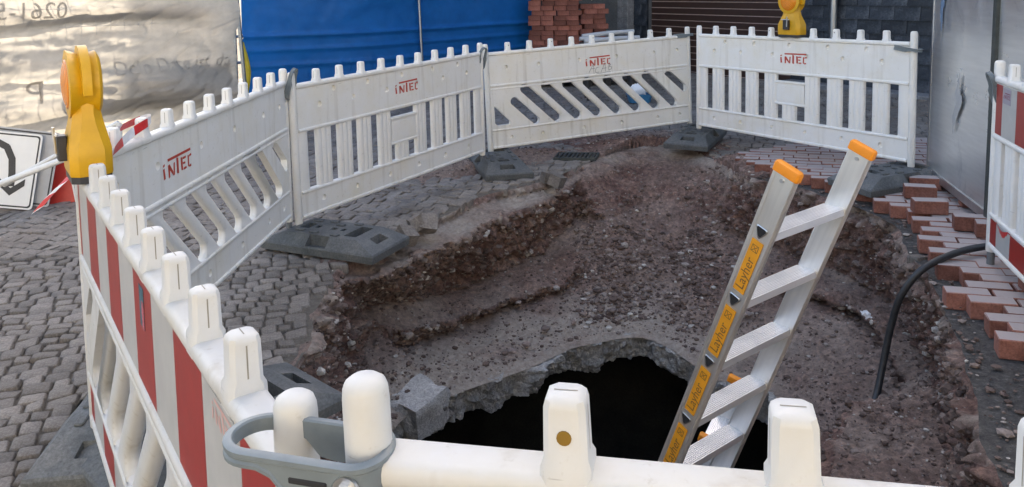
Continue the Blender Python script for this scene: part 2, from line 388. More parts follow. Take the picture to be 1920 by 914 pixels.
# ================================================================== THE PIT
# sections from the rim down the wall and over the floor to the edge of the hole
PIT = [
 [(-0.75,1.9,-0.05),(-0.732,1.92,-0.1),(-0.71,1.945,-0.162),(-0.616,2.08,-0.48),(-0.55,2.2,-0.75),(-0.4,2.5,-0.82),(-0.332,2.602,-0.834),(-0.24,2.74,-0.852),(0.0,3.0,-0.86)],
 [(-0.88,2.9,-0.05),(-0.864,2.91,-0.09),(-0.844,2.923,-0.14),(-0.768,2.97,-0.35),(-0.72,3.0,-0.5),(-0.66,3.1,-0.78),(-0.64,3.202,-0.8),(-0.612,3.34,-0.828),(-0.5,3.6,-0.86)],
 [(-0.979,3.57,-0.049),(-0.972,3.617,-0.079),(-0.964,3.675,-0.117),(-0.93,3.857,-0.3),(-0.906,3.935,-0.45),(-0.911,4.086,-0.68),(-0.875,4.091,-0.714),(-0.827,4.097,-0.76),(-0.677,4.103,-0.86)],
 [(-1.027,4.089,-0.051),(-1.017,4.132,-0.081),(-1.005,4.185,-0.118),(-0.961,4.357,-0.3),(-0.936,4.437,-0.45),(-0.938,4.532,-0.66),(-0.892,4.497,-0.687),(-0.829,4.449,-0.724),(-0.641,4.312,-0.86)],
 [(-1.048,4.536,-0.051),(-1.033,4.534,-0.121),(-0.983,4.518,-0.12),(-0.948,4.632,-0.27),(-0.913,4.746,-0.42),(-0.904,4.867,-0.56),(-0.829,4.816,-0.614),(-0.727,4.747,-0.688),(-0.522,4.432,-0.86)],
 [(-0.871,4.751,-0.046),(-0.856,4.747,-0.116),(-0.795,4.6,-0.12),(-0.839,4.798,-0.285),(-0.893,4.999,-0.45),(-0.723,4.941,-0.62),(-0.818,4.97,-0.74),(-0.675,4.927,-0.745),(-0.427,4.527,-0.86)],
 [(-0.72,5.159,-0.042),(-0.707,5.151,-0.112),(-0.613,4.937,-0.12),(-0.64,5.075,-0.31),(-0.675,5.219,-0.5),(-0.55,5.13,-0.66),(-0.634,5.183,-0.78),(-0.508,5.103,-0.785),(-0.282,4.645,-0.86)],
 [(-0.509,5.542,-0.035),(-0.499,5.531,-0.105),(-0.396,5.278,-0.12),(-0.433,5.421,-0.36),(-0.475,5.572,-0.6),(-0.284,5.448,-0.715),(-0.352,5.521,-0.82),(-0.251,5.411,-0.825),(-0.07,4.789,-0.86)],
 [(-0.261,6.046,-0.028),(-0.254,6.033,-0.098),(-0.151,5.776,-0.12),(-0.154,5.856,-0.37),(-0.162,5.944,-0.62),(0.023,5.732,-0.715),(-0.023,5.821,-0.82),(0.046,5.688,-0.825),(0.12,4.927,-0.86)],
 [(0.122,6.375,-0.016),(0.126,6.36,-0.086),(0.212,6.21,-0.12),(0.224,6.244,-0.335),(0.233,6.289,-0.55),(0.392,5.977,-0.695),(0.368,6.074,-0.8),(0.404,5.929,-0.805),(0.382,5.174,-0.86)],
 [(0.403,6.646,-0.008),(0.404,6.631,-0.078),(0.475,6.641,-0.11),(0.531,6.696,-0.245),(0.586,6.76,-0.38),(0.645,6.324,-0.56),(0.658,6.184,-0.628),(0.677,5.993,-0.72),(0.573,5.259,-0.86)],
 [(0.737,7.224,0.002),(0.742,7.139,-0.022),(0.749,7.033,-0.053),(0.78,6.702,-0.216),(0.805,6.555,-0.36),(0.794,6.12,-0.58),(0.794,6.012,-0.641),(0.794,5.866,-0.724),(0.73,5.323,-0.86)],
 [(1.268,7.745,0.018),(1.251,7.638,-0.006),(1.229,7.504,-0.035),(1.171,7.081,-0.196),(1.155,6.888,-0.34),(1.077,6.282,-0.55),(1.051,6.125,-0.625),(1.016,5.914,-0.726),(0.9,5.336,-0.86)],
 [(1.699,7.53,0.031),(1.678,7.436,0.009),(1.652,7.32,-0.019),(1.567,6.971,-0.16),(1.523,6.833,-0.28),(1.41,6.407,-0.55),(1.361,6.206,-0.625),(1.293,5.934,-0.726),(1.035,5.2,-0.86)],
 [(1.846,6.911,0.035),(1.829,6.847,0.008),(1.808,6.766,-0.026),(1.733,6.54,-0.188),(1.69,6.468,-0.32),(1.556,6.099,-0.58),(1.511,5.941,-0.648),(1.449,5.727,-0.74),(1.147,4.965,-0.86)],
 [(1.94,6.353,0.038),(1.933,6.343,0.003),(1.924,6.33,-0.042),(1.895,6.29,-0.252),(1.88,6.271,-0.42),(1.719,5.851,-0.62),(1.669,5.719,-0.678),(1.602,5.541,-0.756),(1.262,4.735,-0.86)],
 [(2.212,5.961,0.046),(2.212,5.957,0.007),(2.211,5.952,-0.042),(2.185,5.911,-0.258),(2.149,5.867,-0.42),(1.996,5.628,-0.58),(2.044,5.679,-0.65),(1.942,5.525,-0.68),(1.533,4.598,-0.86)],
 [(2.402,5.449,0.052),(2.406,5.464,0.012),(2.411,5.484,-0.039),(2.392,5.499,-0.258),(2.344,5.457,-0.42),(2.226,5.271,-0.56),(2.285,5.309,-0.63),(2.163,5.195,-0.66),(1.571,4.472,-0.86)],
 [(2.45,4.984,0.054),(2.46,5.007,0.003),(2.473,5.036,-0.061),(2.482,5.093,-0.3),(2.456,5.083,-0.45),(2.35,4.96,-0.58),(2.416,4.985,-0.65),(2.277,4.888,-0.68),(1.601,4.306,-0.86)],
 [(2.307,4.43,0.049),(2.327,4.477,-0.011),(2.351,4.535,-0.085),(2.399,4.677,-0.35),(2.391,4.695,-0.5),(2.294,4.589,-0.62),(2.364,4.595,-0.69),(2.231,4.545,-0.72),(1.601,4.142,-0.86)],
 [(2.187,3.984,0.046),(2.204,4.027,-0.02),(2.224,4.08,-0.101),(2.277,4.227,-0.368),(2.287,4.272,-0.5),(2.221,4.211,-0.6),(2.29,4.197,-0.67),(2.164,4.2,-0.7),(1.587,3.99,-0.86)],
 [(2.033,3.531,0.041),(2.053,3.576,-0.011),(2.078,3.631,-0.076),(2.149,3.79,-0.3),(2.173,3.845,-0.42),(1.922,3.747,-0.45),(1.843,3.728,-0.45),(1.736,3.702,-0.45),(1.62,3.8,-0.86)],
 [(1.816,3.037,0.034),(1.836,3.082,-0.012),(1.862,3.138,-0.071),(1.95,3.335,-0.292),(1.998,3.447,-0.43),(1.792,3.485,-0.45),(1.703,3.51,-0.45),(1.583,3.543,-0.45),(1.46,3.62,-0.86)],
 [(1.559,2.474,0.027),(1.587,2.533,-0.019),(1.621,2.607,-0.075),(1.731,2.863,-0.292),(1.782,3.006,-0.43),(1.622,3.139,-0.46),(1.525,3.194,-0.457),(1.394,3.268,-0.452),(1.27,3.33,-0.86)],
 [(1.25,1.8,0.0),(1.24,1.82,-0.04),(1.228,1.845,-0.09),(1.18,1.96,-0.3),(1.15,2.05,-0.45),(1.1,2.3,-0.47),(1.083,2.402,-0.48),(1.06,2.54,-0.494),(1.0,2.7,-0.86)],
 [(0.4,1.55,0.0),(0.4,1.564,-0.05),(0.4,1.582,-0.112),(0.4,1.672,-0.43),(0.4,1.75,-0.7),(0.4,2.0,-0.82),(0.4,2.102,-0.83),(0.4,2.24,-0.844),(0.4,2.45,-0.86)],
]
for i_ in range(16, 21):               # the right wall is cut under
    r_ = PIT[i_]; ox, oy = r_[4][0]-1.2, r_[4][1]-4.2; n_ = math.hypot(ox, oy); ox, oy = ox/n_, oy/n_
    r_[2] = (r_[2][0]-.03*ox, r_[2][1]-.03*oy, r_[2][2]+.02); r_[3] = (r_[3][0]+.06*ox, r_[3][1]+.06*oy, r_[3][2]-.05)
    r_[4] = (r_[4][0]+.10*ox, r_[4][1]+.10*oy, r_[4][2]-.08); r_[5] = (r_[5][0]-.03*ox, r_[5][1]-.03*oy, r_[5][2]-.01); r_[6] = (r_[6][0]+.15*ox, r_[6][1]+.15*oy, r_[6][2]-.05)
for i_ in range(2, 10):                # the long left wall leans out over its foot
    r_ = PIT[i_]; ox, oy = r_[2][0]-0.6, r_[2][1]-4.4; n_ = math.hypot(ox, oy); ox, oy = ox/n_, oy/n_
    r_[3] = (r_[3][0]+.045*ox, r_[3][1]+.045*oy, r_[3][2]); r_[4] = (r_[4][0]+.075*ox, r_[4][1]+.075*oy, r_[4][2]-.02)
for row in PIT:                       # rim lies on the bedding
    x, y, z = row[0]; row[0] = (x, y, gz(x)-0.025)

def pit_surface(NS=1400, MR=200):
    A = np.array(PIT)                                    # stations x 6 x 3
    d = np.linalg.norm(np.diff(np.vstack([A[:, 1:5].mean(1), A[:1, 1:5].mean(1)]), axis=0), axis=1)
    k = np.concatenate([[0], np.cumsum(d)]); s = np.linspace(0, k[-1], NS, endpoint=False)
    i = np.clip(np.searchsorted(k, s, side='right')-1, 0, len(A)-1); u = ((s-k[i])/d[i])[:, None, None]
    n = len(A); p0, p1, p2, p3 = A[(i-1) % n], A[i % n], A[(i+1) % n], A[(i+2) % n]
    m1, m2 = (p2-p0)*0.4, (p3-p1)*0.4
    C = (2*u**3-3*u**2+1)*p1+(u**3-2*u**2+u)*m1+(-2*u**3+3*u**2)*p2+(u**3-u**2)*m2
    TV = np.array([0, .15, .35, .8, 1.6, 2.8, 3.4, 4.1, 5.0])
    out = np.zeros((NS, MR, 3)); T = np.zeros((NS, MR))
    for a in range(NS):
        c = C[a]; L = np.concatenate([[0], np.cumsum(np.linalg.norm(np.diff(c, axis=0), axis=1))])
        q = np.linspace(0, L[-1], MR)
        for ax in range(3): out[a, :, ax] = np.interp(q, L, c[:, ax])
        T[a] = np.interp(q, L, TV)
    return out, T, C
P0, PT, PC = pit_surface()
NS, MR = PT.shape
for r_, f_ in ((0, 1), (1, 1), (2, 1), (3, .95), (4, .9), (5, .8), (6, .7), (7, .6), (8, .5), (9, .4), (10, .3), (11, .2), (12, .1)):
    P0[:, r_, 0] += f_*(fbm(P0[:, 0, :], .30, 4, 301)*.055); P0[:, r_, 1] += f_*(fbm(P0[:, 0, :]+9.1, .30, 4, 303)*.055)
rim_pts = P0[:, 0, :].copy(); hole_pts = P0[:, -1, :].copy()
# smooth the coarse sections a little, then break them up
for _ in range(3):
    P0[:, 1:-1] = 0.5*P0[:, 1:-1]+0.25*(P0[:, :-2]+P0[:, 2:])
def grid_normals(P):
    du = np.roll(P, -1, 0)-np.roll(P, 1, 0); dv = np.gradient(P, axis=1)
    n = np.cross(du, dv); n /= (np.linalg.norm(n, axis=2, keepdims=True)+1e-9)
    return n
nn = grid_normals(P0)
if (nn[:, -12:, 2].mean()) < 0: nn = -nn
F = P0.reshape(-1, 3)
steep = np.clip((0.80-np.abs(nn[:, :, 2]))/0.45, 0, 1)
big = fbm(F, 0.34, 3, 1).reshape(NS, MR)
mid = fbm(F, 0.11, 3, 5).reshape(NS, MR)
fin = fbm(F, 0.042, 3, 9).reshape(NS, MR)
rid = (1-2*np.abs(fbm(F*np.array([1, 1, 0.75]), 0.085, 3, 21))).reshape(NS, MR)
strata = fbm(F*np.array([0.5, 0.5, 2.4]), 0.16, 2, 31).reshape(NS, MR)
clod = np.clip(fbm(F, 0.05, 2, 41).reshape(NS, MR)-0.05, 0, 1)
lump = np.maximum(0, fbm(F*np.array([1, 1, 1.3]), 0.062, 2, 61)).reshape(NS, MR)
hollow = np.maximum(0, fbm(F*np.array([1, 1, 1.2]), 0.20, 3, 65)-0.12).reshape(NS, MR)
amp = big*0.050 + mid*(0.014+0.030*steep) + fin*(0.008+0.016*steep) + (np.abs(rid)-0.4)*0.050*steep + strata*0.034*steep + clod*(0.034-0.010*steep) + lump*0.060*steep - hollow*0.26*steep
fade = np.clip(PT/0.12, 0, 1)*np.clip((5-PT)/0.10, 0, 1)
P1 = P0 + nn*(amp*fade)[:, :, None]
# undercut shadow gap at the foot of the long left wall and the bench of the right wall
for a in range(NS):
    pass
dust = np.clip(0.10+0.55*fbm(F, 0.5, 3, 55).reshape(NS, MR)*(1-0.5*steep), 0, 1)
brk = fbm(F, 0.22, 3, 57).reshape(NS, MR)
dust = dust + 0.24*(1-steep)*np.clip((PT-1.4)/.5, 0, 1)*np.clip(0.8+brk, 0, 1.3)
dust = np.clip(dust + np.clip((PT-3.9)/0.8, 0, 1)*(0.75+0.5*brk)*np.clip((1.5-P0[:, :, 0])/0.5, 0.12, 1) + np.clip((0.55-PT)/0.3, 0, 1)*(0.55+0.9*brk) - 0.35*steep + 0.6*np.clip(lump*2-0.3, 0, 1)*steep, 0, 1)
P1[:, 0] = rim_pts

def grid_mesh(name, P, closed_u, mats, attr=None):
    n, m = P.shape[:2]; V = P.reshape(-1, 3)
    i = np.arange(n if closed_u else n-1)[:, None]; j = np.arange(m-1)[None, :]; i2 = (i+1) % n
    Fq = np.stack([np.broadcast_to(i*m, (len(i), m-1))+j, i2*m+j, i2*m+j+1, i*m+j+1], -1).reshape(-1, 4)
    me = bpy.data.meshes.new(name); me.from_pydata(V.tolist(), [], Fq.tolist())
    if attr is not None:
        at = me.attributes.new('dust', 'FLOAT', 'POINT'); at.data.foreach_set('value', attr.reshape(-1).astype(np.float32))
    for mt in mats: me.materials.append(mt)
    return me
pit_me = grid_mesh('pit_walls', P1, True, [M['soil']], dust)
fix(pit_me, 180)
pit = tag(obj('pit_walls', pit_me), kind='structure')

# broken concrete slab around the hole
hc = hole_pts.mean(0)
tang = np.roll(hole_pts, -6, 0)-np.roll(hole_pts, 6, 0)
outw = np.stack([-tang[:, 1], tang[:, 0], np.zeros(NS)], 1); outw /= np.linalg.norm(outw, axis=1, keepdims=True)+1e-9
flip = np.sign((outw*(hole_pts-hc)).sum(1)); outw *= np.where(flip.mean() < 0, -1, 1)
rows = [(0.28, -0.95), (0.10, -0.885), (0.03, -0.862), (0.0, -0.868)]
rows += [(-0.004+0.002*k, -0.868-0.008*k) for k in range(1, 20)]
rows += [(0.04, -1.035), (0.12, -1.045), (0.4, -1.05), (1.1, -1.05)]
SL = np.zeros((NS, len(rows), 3))
jag = fbm(hole_pts*np.array([1, 1, 0]), 0.15, 4, 71)*0.095
thick = 1.15+0.6*fbm(hole_pts, 0.3, 3, 73)
for r_, (o, z) in enumerate(rows):
    e = max(0.0, 1-abs(o)/0.2)
    SL[:, r_, :2] = hole_pts[:, :2]+outw[:, :2]*(o+jag*e)[:, None]
    SL[:, r_, 2] = np.where(z < -0.87, -0.87+(z+0.87)*(thick if z > -1.049 else 1), z)+hole_pts[:, 2]+0.86
SF = SL.reshape(-1, 3); fac = np.array([1.0 if -0.02 <= o < 0.11 else (0.6 if abs(o) < 0.2 else 0.1) for o, z in rows])[None, :]
dn = (fbm(SF, 0.06, 4, 81).reshape(NS, -1)*0.055+(1-2*np.abs(fbm(SF, 0.035, 3, 83).reshape(NS, -1)))*0.016)*fac
SL[:, :, :2] += outw[:, None, :2]*dn[:, :, None]; SL[:, :, 2] += fbm(SF, 0.08, 3, 85).reshape(NS, -1)*0.02*fac
sl_me = grid_mesh('concrete_slab', SL, True, [M['concrete']]); fix(sl_me, 60)
tag(obj('concrete_slab', sl_me), kind='structure')

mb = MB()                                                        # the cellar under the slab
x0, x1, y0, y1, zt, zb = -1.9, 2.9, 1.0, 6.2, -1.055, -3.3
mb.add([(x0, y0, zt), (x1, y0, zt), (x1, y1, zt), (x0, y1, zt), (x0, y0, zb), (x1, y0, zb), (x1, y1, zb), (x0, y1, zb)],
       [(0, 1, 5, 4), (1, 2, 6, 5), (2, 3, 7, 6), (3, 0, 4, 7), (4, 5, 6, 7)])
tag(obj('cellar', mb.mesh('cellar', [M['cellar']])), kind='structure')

# ================================================================== GROUND
bm = bmesh.new()
XB, YA, YB = 8.0, -8.0, 24.0
outer = [(-XB, YA, gz(-XB)-0.025), (XB, YA, gz(XB)-0.025), (XB, YB, gz(XB)-0.025), (-XB, YB, gz(-XB)-0.025)]
vl = fill_bm(bm, [outer, [tuple(p) for p in rim_pts]])
o4 = vl[0]; far = [bm.verts.new((sx*600, sy*600, gz(sx*XB)-0.025)) for sx, sy in ((-1, -1), (1, -1), (1, 1), (-1, 1))]
for i in range(4): bm.faces.new((o4[i], o4[(i+1) % 4], far[(i+1) % 4], far[i]))
g_me = bm_mesh(bm, 'ground', [M['ground']])
for p in g_me.polygons:
    if p.normal.z < 0: p.flip()
ground = tag(obj('ground', g_me), kind='structure')

def in_poly(x, y, poly):
    c = False; n = len(poly)
    for i in range(n):
        x1_, y1_ = poly[i][:2]; x2_, y2_ = poly[(i+1) % n][:2]
        if (y1_ > y) != (y2_ > y) and x < (x2_-x1_)*(y-y1_)/(y2_-y1_)+x1_: c = not c
    return c
RIM = [tuple(p[:2]) for p in rim_pts[::8]]; RIMA = np.array(RIM)
def rim_dist(x, y): return float(np.min(np.hypot(RIMA[:, 0]-x, RIMA[:, 1]-y)))
PAVE = [(1.78, 6.23), (1.93, 5.97), (2.19, 5.84), (2.4, 5.62), (2.47, 5.3), (2.47, 5.05), (2.42, 4.78), (2.33, 4.45),
        (2.24, 4.14), (2.17, 3.89), (2.08, 3.58), (2.10, 3.4), (2.07, 3.21), (1.96, 2.91), (1.9, 2.5), (1.8, 1.9), (1.8, 0.5)]
PAVE_POLY = PAVE+[(6.5, 0.5), (6.5, 7.2), (4.0, 7.3), (2.7, 7.35), (2.1, 7.0), (1.75, 6.6)]
def to_px(x, y, z):
    z -= CAM_H; c, s = math.cos(PITCH), math.sin(PITCH); fd = y*c-z*s; up = y*s+z*c
    if fd < 0.2: return (-9999, -9999, fd)
    X = x*math.cos(ROLL)-up*math.sin(ROLL); Y = x*math.sin(ROLL)+up*math.cos(ROLL)
    return (960+FPX*X/fd, 120.9-FPX*Y/fd, fd)

# ---- cobblestones: a few stone shapes, unit length/width, laid in rows
def cobble_shape(seed, simple=False):
    r_ = random.Random(seed); k = 10 if not simple else 6
    n = 4; pts = []
    corners = [(-.5, -.5), (.5, -.5), (.5, .5), (-.5, .5)]
    base = []
    for i in range(4):
        (ax, ay), (bx, by) = corners[i], corners[(i+1) % 4]
        for f_ in ((0.10, 0.90) if not simple else (0.0,)):
            base.append((ax+(bx-ax)*f_+r_.uniform(-.04, .04), ay+(by-ay)*f_+r_.uniform(-.04, .04)))
    tilt = (r_.uniform(-.010, .010), r_.uniform(-.010, .010))
    rings = []
    for sc, z in ((0.97, -0.05), (1.0, -0.006), (0.955, 0.0045), (0.84, 0.008)):
        rings.append([(x*sc, y*sc, z+(tilt[0]*x+tilt[1]*y)+r_.uniform(-.0015, .0015)) for x, y in base])
    V = [p for q in rings for p in q]; m = len(base); Fs = []
    for a in range(3):
        for i in range(m): Fs.append((a*m+i, a*m+(i+1) % m, (a+1)*m+(i+1) % m, (a+1)*m+i))
    V.append((0, 0, 0.0095+r_.uniform(-.003, .003))); c = len(V)-1
    for i in range(m): Fs.append((3*m+i, 3*m+(i+1) % m, c))
    return V, Fs
SHAPES = [cobble_shape(s) for s in range(14)]
def lay(theta, inside, wid=0.098, lmin=0.085, lmax=0.155):
    ct, st = math.cos(theta), math.sin(theta); out = []
    k = -200
    while k < 200:
        v = k*wid; u = -18+rng.random()*0.2
        while u < 18:
            l = rng.uniform(lmin, lmax); uc = u+l/2; vv = v+0.02*math.sin(uc*1.3+k*0.7)*0.6
            x, y = uc*ct-vv*st, uc*st+vv*ct
            if inside(x, y): out.append((x, y, l, wid, theta+rng.uniform(-.05, .05)))
            u += l
        k += 1
    return out
def near_ok(x, y):
    if not (-7.5 < x < 6.0 and 0.6 < y < 16.0): return False
    if in_poly(x, y, PAVE_POLY): return False
    if in_poly(x, y, RIM) or rim_dist(x, y) < 0.045+0.03*math.sin(x*9)*math.sin(y*7): return False
    if 1.2 < x < 2.4 and y < 4: return False
    return True
stones = lay(R(21), lambda x, y: y < 4.95 and near_ok(x, y), 0.088, 0.070, 0.125) + \
         lay(R(-17), lambda x, y: 4.95 <= y < 16 and near_ok(x, y))
E_QUAD = [(150, 300), (553, 700), (640, 914), (240, 914), (178, 790)]
vis = []
for i, (x, y, l, w, th) in enumerate(stones):
    px, py, fd = to_px(x, y, gz(x))
    if -20 < px < 1940 and 0 < py < 930 and not in_poly(px, py, E_QUAD): vis.append((fd, i))
vis.sort(); single = set(i for _, i in vis[:300])
shape_me = []
for si, (V, Fs) in enumerate(SHAPES):
    b_ = MB(); b_.add(V, Fs); shape_me.append(b_.mesh('cobblestone', [M['cobble']], 35))
VV, FF = [], []; off = 0
for i, (x, y, l, w, th) in enumerate(stones):
    dz = rng.uniform(-.005, .005); si = rng.randrange(len(SHAPES)); g = 0.007
    if i in single:
        obj('cobblestone', shape_me[si], ground, (x, y, gz(x)+dz-.016), (0, -0.03, th), (l-g, w-g, 1)); continue
    V, Fs = SHAPES[si]; ct, st = math.cos(th), math.sin(th)
    for a, b_, c_ in V:
        a *= l-g; b_ *= w-g; X = x+a*ct-b_*st; Y = y+a*st+b_*ct
        VV.append((X, Y, gz(X)+dz-.016+c_))
    FF += [tuple(q+off for q in f) for f in Fs]; off += len(V)
me = bpy.data.meshes.new('cobblestones'); me.from_pydata(VV, [], FF); me.materials.append(M['cobble_far']); fix(me, 35)
tag(obj('cobblestones', me, ground), kind='stuff')

# ---- red clay pavers right of the pit
pav_me = []
for s in range(5):
    b_ = MB(); b_.box(-0.098, 0.098, -0.048, 0.048, -0.085, 0.0, 0.004); m_ = b_.mesh('paving_brick', [M['paver']])
    for v in m_.vertices: v.co += Vector((rng.uniform(-.0015, .0015), rng.uniform(-.0015, .0015), rng.uniform(-.001, .001)))
    pav_me.append(m_)
TH = R(-20); ct, st = math.cos(TH), math.sin(TH); pav = []
for k in range(-60, 110):
    for j in range(-40, 60):
        u = j*0.2+(0.1 if k % 2 else 0.0)+0.015*math.sin(k*2.1); v = k*0.1
        x, y = u*ct-v*st, u*st+v*ct
        if not in_poly(x-0.05*ct, y-0.05*st, PAVE_POLY): continue
        if in_poly(x, y, RIM) or rim_dist(x, y) < 0.12: continue
        px, py, fd = to_px(x, y, gz(x)+.06)
        pav.append((0 if (-40 < px < 1960 and 0 < py < 940) else 1, fd, x, y))
pav.sort(); VV, FF = [], []; off = 0
for i, (q, fd, x, y) in enumerate(pav):
    dz = rng.uniform(-.004, .004); dx = rng.uniform(-.012, .012) if rim_dist(x, y) < 0.35 else 0
    m_ = pav_me[rng.randrange(5)]
    if i < 300:
        obj('paving_brick', m_, ground, (x+dx*ct, y+dx*st, gz(x)+0.06+dz), (rng.uniform(-.015, .015), -0.03+rng.uniform(-.015, .015), TH+rng.uniform(-.02, .02)))
    else:
        for v in m_.vertices:
            a, b_, c_ = v.co; VV.append((x+a*ct-b_*st, y+a*st+b_*ct, gz(x)+0.06+dz+c_))
        FF += [tuple(j+off for j in p.vertices) for p in m_.polygons]; off += len(m_.vertices)
if VV:
    me = bpy.data.meshes.new('paving_bricks'); me.from_pydata(VV, [], FF); me.materials.append(M['paver']); fix(me)
    tag(obj('paving_bricks', me, ground), kind='stuff')

# ---- soil spilled over the paving round the rim of the pit
gx = np.arange(-2.2, 2.75, 0.017); gy = np.arange(1.5, 9.4, 0.017)
GX, GY = np.meshgrid(gx, gy, indexing='ij'); G2 = np.stack([GX, GY, np.zeros_like(GX)], -1).reshape(-1, 3)
base = 0.03*GX
h = fbm(G2, 0.9, 4, 101).reshape(GX.shape)*0.045 + fbm(G2, 0.16, 3, 103).reshape(GX.shape)*0.016 + np.clip(fbm(G2, 0.045, 3, 107).reshape(GX.shape), -.2, 1)*0.022
def blob(cx, cy, rx, ry, a=0.0):
    dx, dy = GX-cx, GY-cy; c, s = math.cos(a), math.sin(a); X = (dx*c+dy*s)/rx; Y = (-dx*s+dy*c)/ry
    return np.clip(1-np.sqrt(X*X+Y*Y), -1, 1)
cover = np.maximum.reduce([blob(1.35, 7.65, 1.0, 0.75, 0.1)*1.35, blob(-0.55, 7.0, 0.75, 0.36, 0.9)*0.9, blob(0.05, 7.5, 0.7, 0.5, 0.3)*0.9,
                           blob(0.95, 8.3, 1.5, 0.7, -0.2)*0.8, blob(2.05, 6.75, 0.55, 0.5)*1.15, blob(-1.0, 4.75, 0.28, 0.22)*0.6, blob(-0.9, 3.4, .12, .9, 0.1)*0.5, blob(-.6, 5.3, .16, .5, -0.6)*.7, blob(0.1, 6.25, .6, .14, .75)*.7])
Z = base-0.03+np.clip(cover, -0.6, 1.4)*0.095+h*(0.75+0.4*np.clip(cover, 0, 1))-0.008
inside = np.zeros(len(G2), bool)
for i in range(len(RIM)):
    (xa, ya), (xb, yb) = RIM[i-1], RIM[i]
    if ya == yb: continue
    cr = ((ya > G2[:, 1]) != (yb > G2[:, 1])) & (G2[:, 0] < (xb-xa)*(G2[:, 1]-ya)/(yb-ya)+xa); inside ^= cr
inside = inside.reshape(GX.shape)
keep = (Z > base-0.024) & ~inside
idx = -np.ones(GX.shape, int)
fq = keep[:-1, :-1] | keep[1:, :-1] | keep[:-1, 1:] | keep[1:, 1:]
fq &= ~(inside[:-1, :-1] & inside[1:, 1:])
Zc = np.where(inside, base-0.05, np.maximum(Z, base-0.05))
II, JJ = np.nonzero(fq); W = GX.shape[1]
FQ = np.stack([II*W+JJ, (II+1)*W+JJ, (II+1)*W+JJ+1, II*W+JJ+1], 1)
used, inv = np.unique(FQ, return_inverse=True)
Vs = np.stack([GX.ravel()[used], GY.ravel()[used], Zc.ravel()[used]], 1)
me = bpy.data.meshes.new('spilled_soil'); me.from_pydata(Vs.tolist(), [], inv.reshape(-1, 4).tolist())
at = me.attributes.new('dust', 'FLOAT', 'POINT')
at.data.foreach_set('value', np.clip(0.22+0.5*fbm(Vs, 0.6, 3, 111), 0, 1).astype(np.float32))
me.materials.append(M['soil']); fix(me, 180)
tag(obj('spilled_soil', me), 'loose brown soil spilled over the paving around the pit', 'soil', kind='stuff')

# ---- stones
def rock(seed, sub=1):
    bm = bmesh.new(); bmesh.ops.create_icosphere(bm, subdivisions=sub, radius=1.0); r_ = random.Random(seed)
    s = Vector((r_.uniform(.7, 1.2), r_.uniform(.6, 1.0), r_.uniform(.45, .8)))
    for v in bm.verts: v.co = Vector((v.co.x*s.x, v.co.y*s.y, v.co.z*s.z))*r_.uniform(.78, 1.15)
    V = [tuple(v.co) for v in bm.verts]; Fs = [tuple(v.index for v in f.verts) for f in bm.faces]; bm.free(); return V, Fs
ROCK1 = [rock(s) for s in range(10)]
M['rock'] = stone_mat('rubble', [(0.15, 0.11, 0.10), (0.26, 0.21, 0.19), (0.42, 0.38, 0.355)], 5, 0.9, 60, 0.5, 0.006, 0.35)
N1 = grid_normals(P1)
if N1[:, -12:, 2].mean() < 0: N1 = -N1
flat_ok = np.argwhere((N1[:, :, 2] > 0.55) & (PT > 0.5) & (PT < 4.9) & (P1[:, :, 1] > 2.2))
steep_ok = np.argwhere((N1[:, :, 2] <= 0.55) & (PT > 0.15) & (PT < 4.6) & (P1[:, :, 1] > 2.2))
VV, FF = [], []; off = 0; TONE = []
def put_rock(p, r_, sh):
    global off
    V, Fs = sh; TONE.extend([rng.random()]*len(V)); a = rng.random()*6.28; c, s = math.cos(a), math.sin(a)
    for x, y, z in V: VV.append((p[0]+(x*c-y*s)*r_, p[1]+(x*s+y*c)*r_, p[2]+z*r_))
    FF.extend([tuple(j+off for j in f) for f in Fs]); off += len(V)
for k in range(6500):
    i, j = flat_ok[rng.randrange(len(flat_ok))]; rr = min(0.028, 0.004+rng.expovariate(1/0.0048)); p = P1[i, j]
    put_rock((p[0], p[1], p[2]+rr*0.2), rr, ROCK1[rng.randrange(10)])
for k in range(8500):
    i, j = steep_ok[rng.randrange(len(steep_ok))]; rr = min(0.036, 0.006+rng.expovariate(1/0.008)); p = P1[i, j]
    put_rock(p, rr, ROCK1[rng.randrange(10)])
zs = Vs[Vs[:, 2] > 0.03*Vs[:, 0]-0.005]
for k in range(1500):
    p = zs[rng.randrange(len(zs))]; rr = min(0.024, 0.004+rng.expovariate(1/0.004)); put_rock((p[0], p[1], p[2]+rr*.2), rr, ROCK1[rng.randrange(10)])
for k in range(1600):                                             # grit on the bared bedding strip by the pavers
    q = rng.randrange(len(RIM)); x, y = RIM[q]; x += rng.gauss(0, .14); y += rng.gauss(0, .14)
    if in_poly(x, y, RIM) or (x < 1.2 and rng.random() < 0.7): continue
    rr = min(.02, .004+rng.expovariate(1/.005)); put_rock((x, y, gz(x)-.022+rr*.3), rr, ROCK1[rng.randrange(10)])
ramp_ok = [q for q in flat_ok[::7] if 0.5 < P1[q[0], q[1], 0] < 1.75 and 5.3 < P1[q[0], q[1], 1] < 6.5 and PT[q[0], q[1]] < 4.7]
for k in range(2600):
    i, j = ramp_ok[rng.randrange(len(ramp_ok))]; p = P1[i, j]; rr = min(0.036, 0.004+rng.expovariate(1/0.0075)); put_rock((p[0], p[1], p[2]+rr*.25), rr, ROCK1[rng.randrange(10)])
FLAT = [([(x, y, z*.5) for x, y, z in V], Fs) for V, Fs in ROCK1]
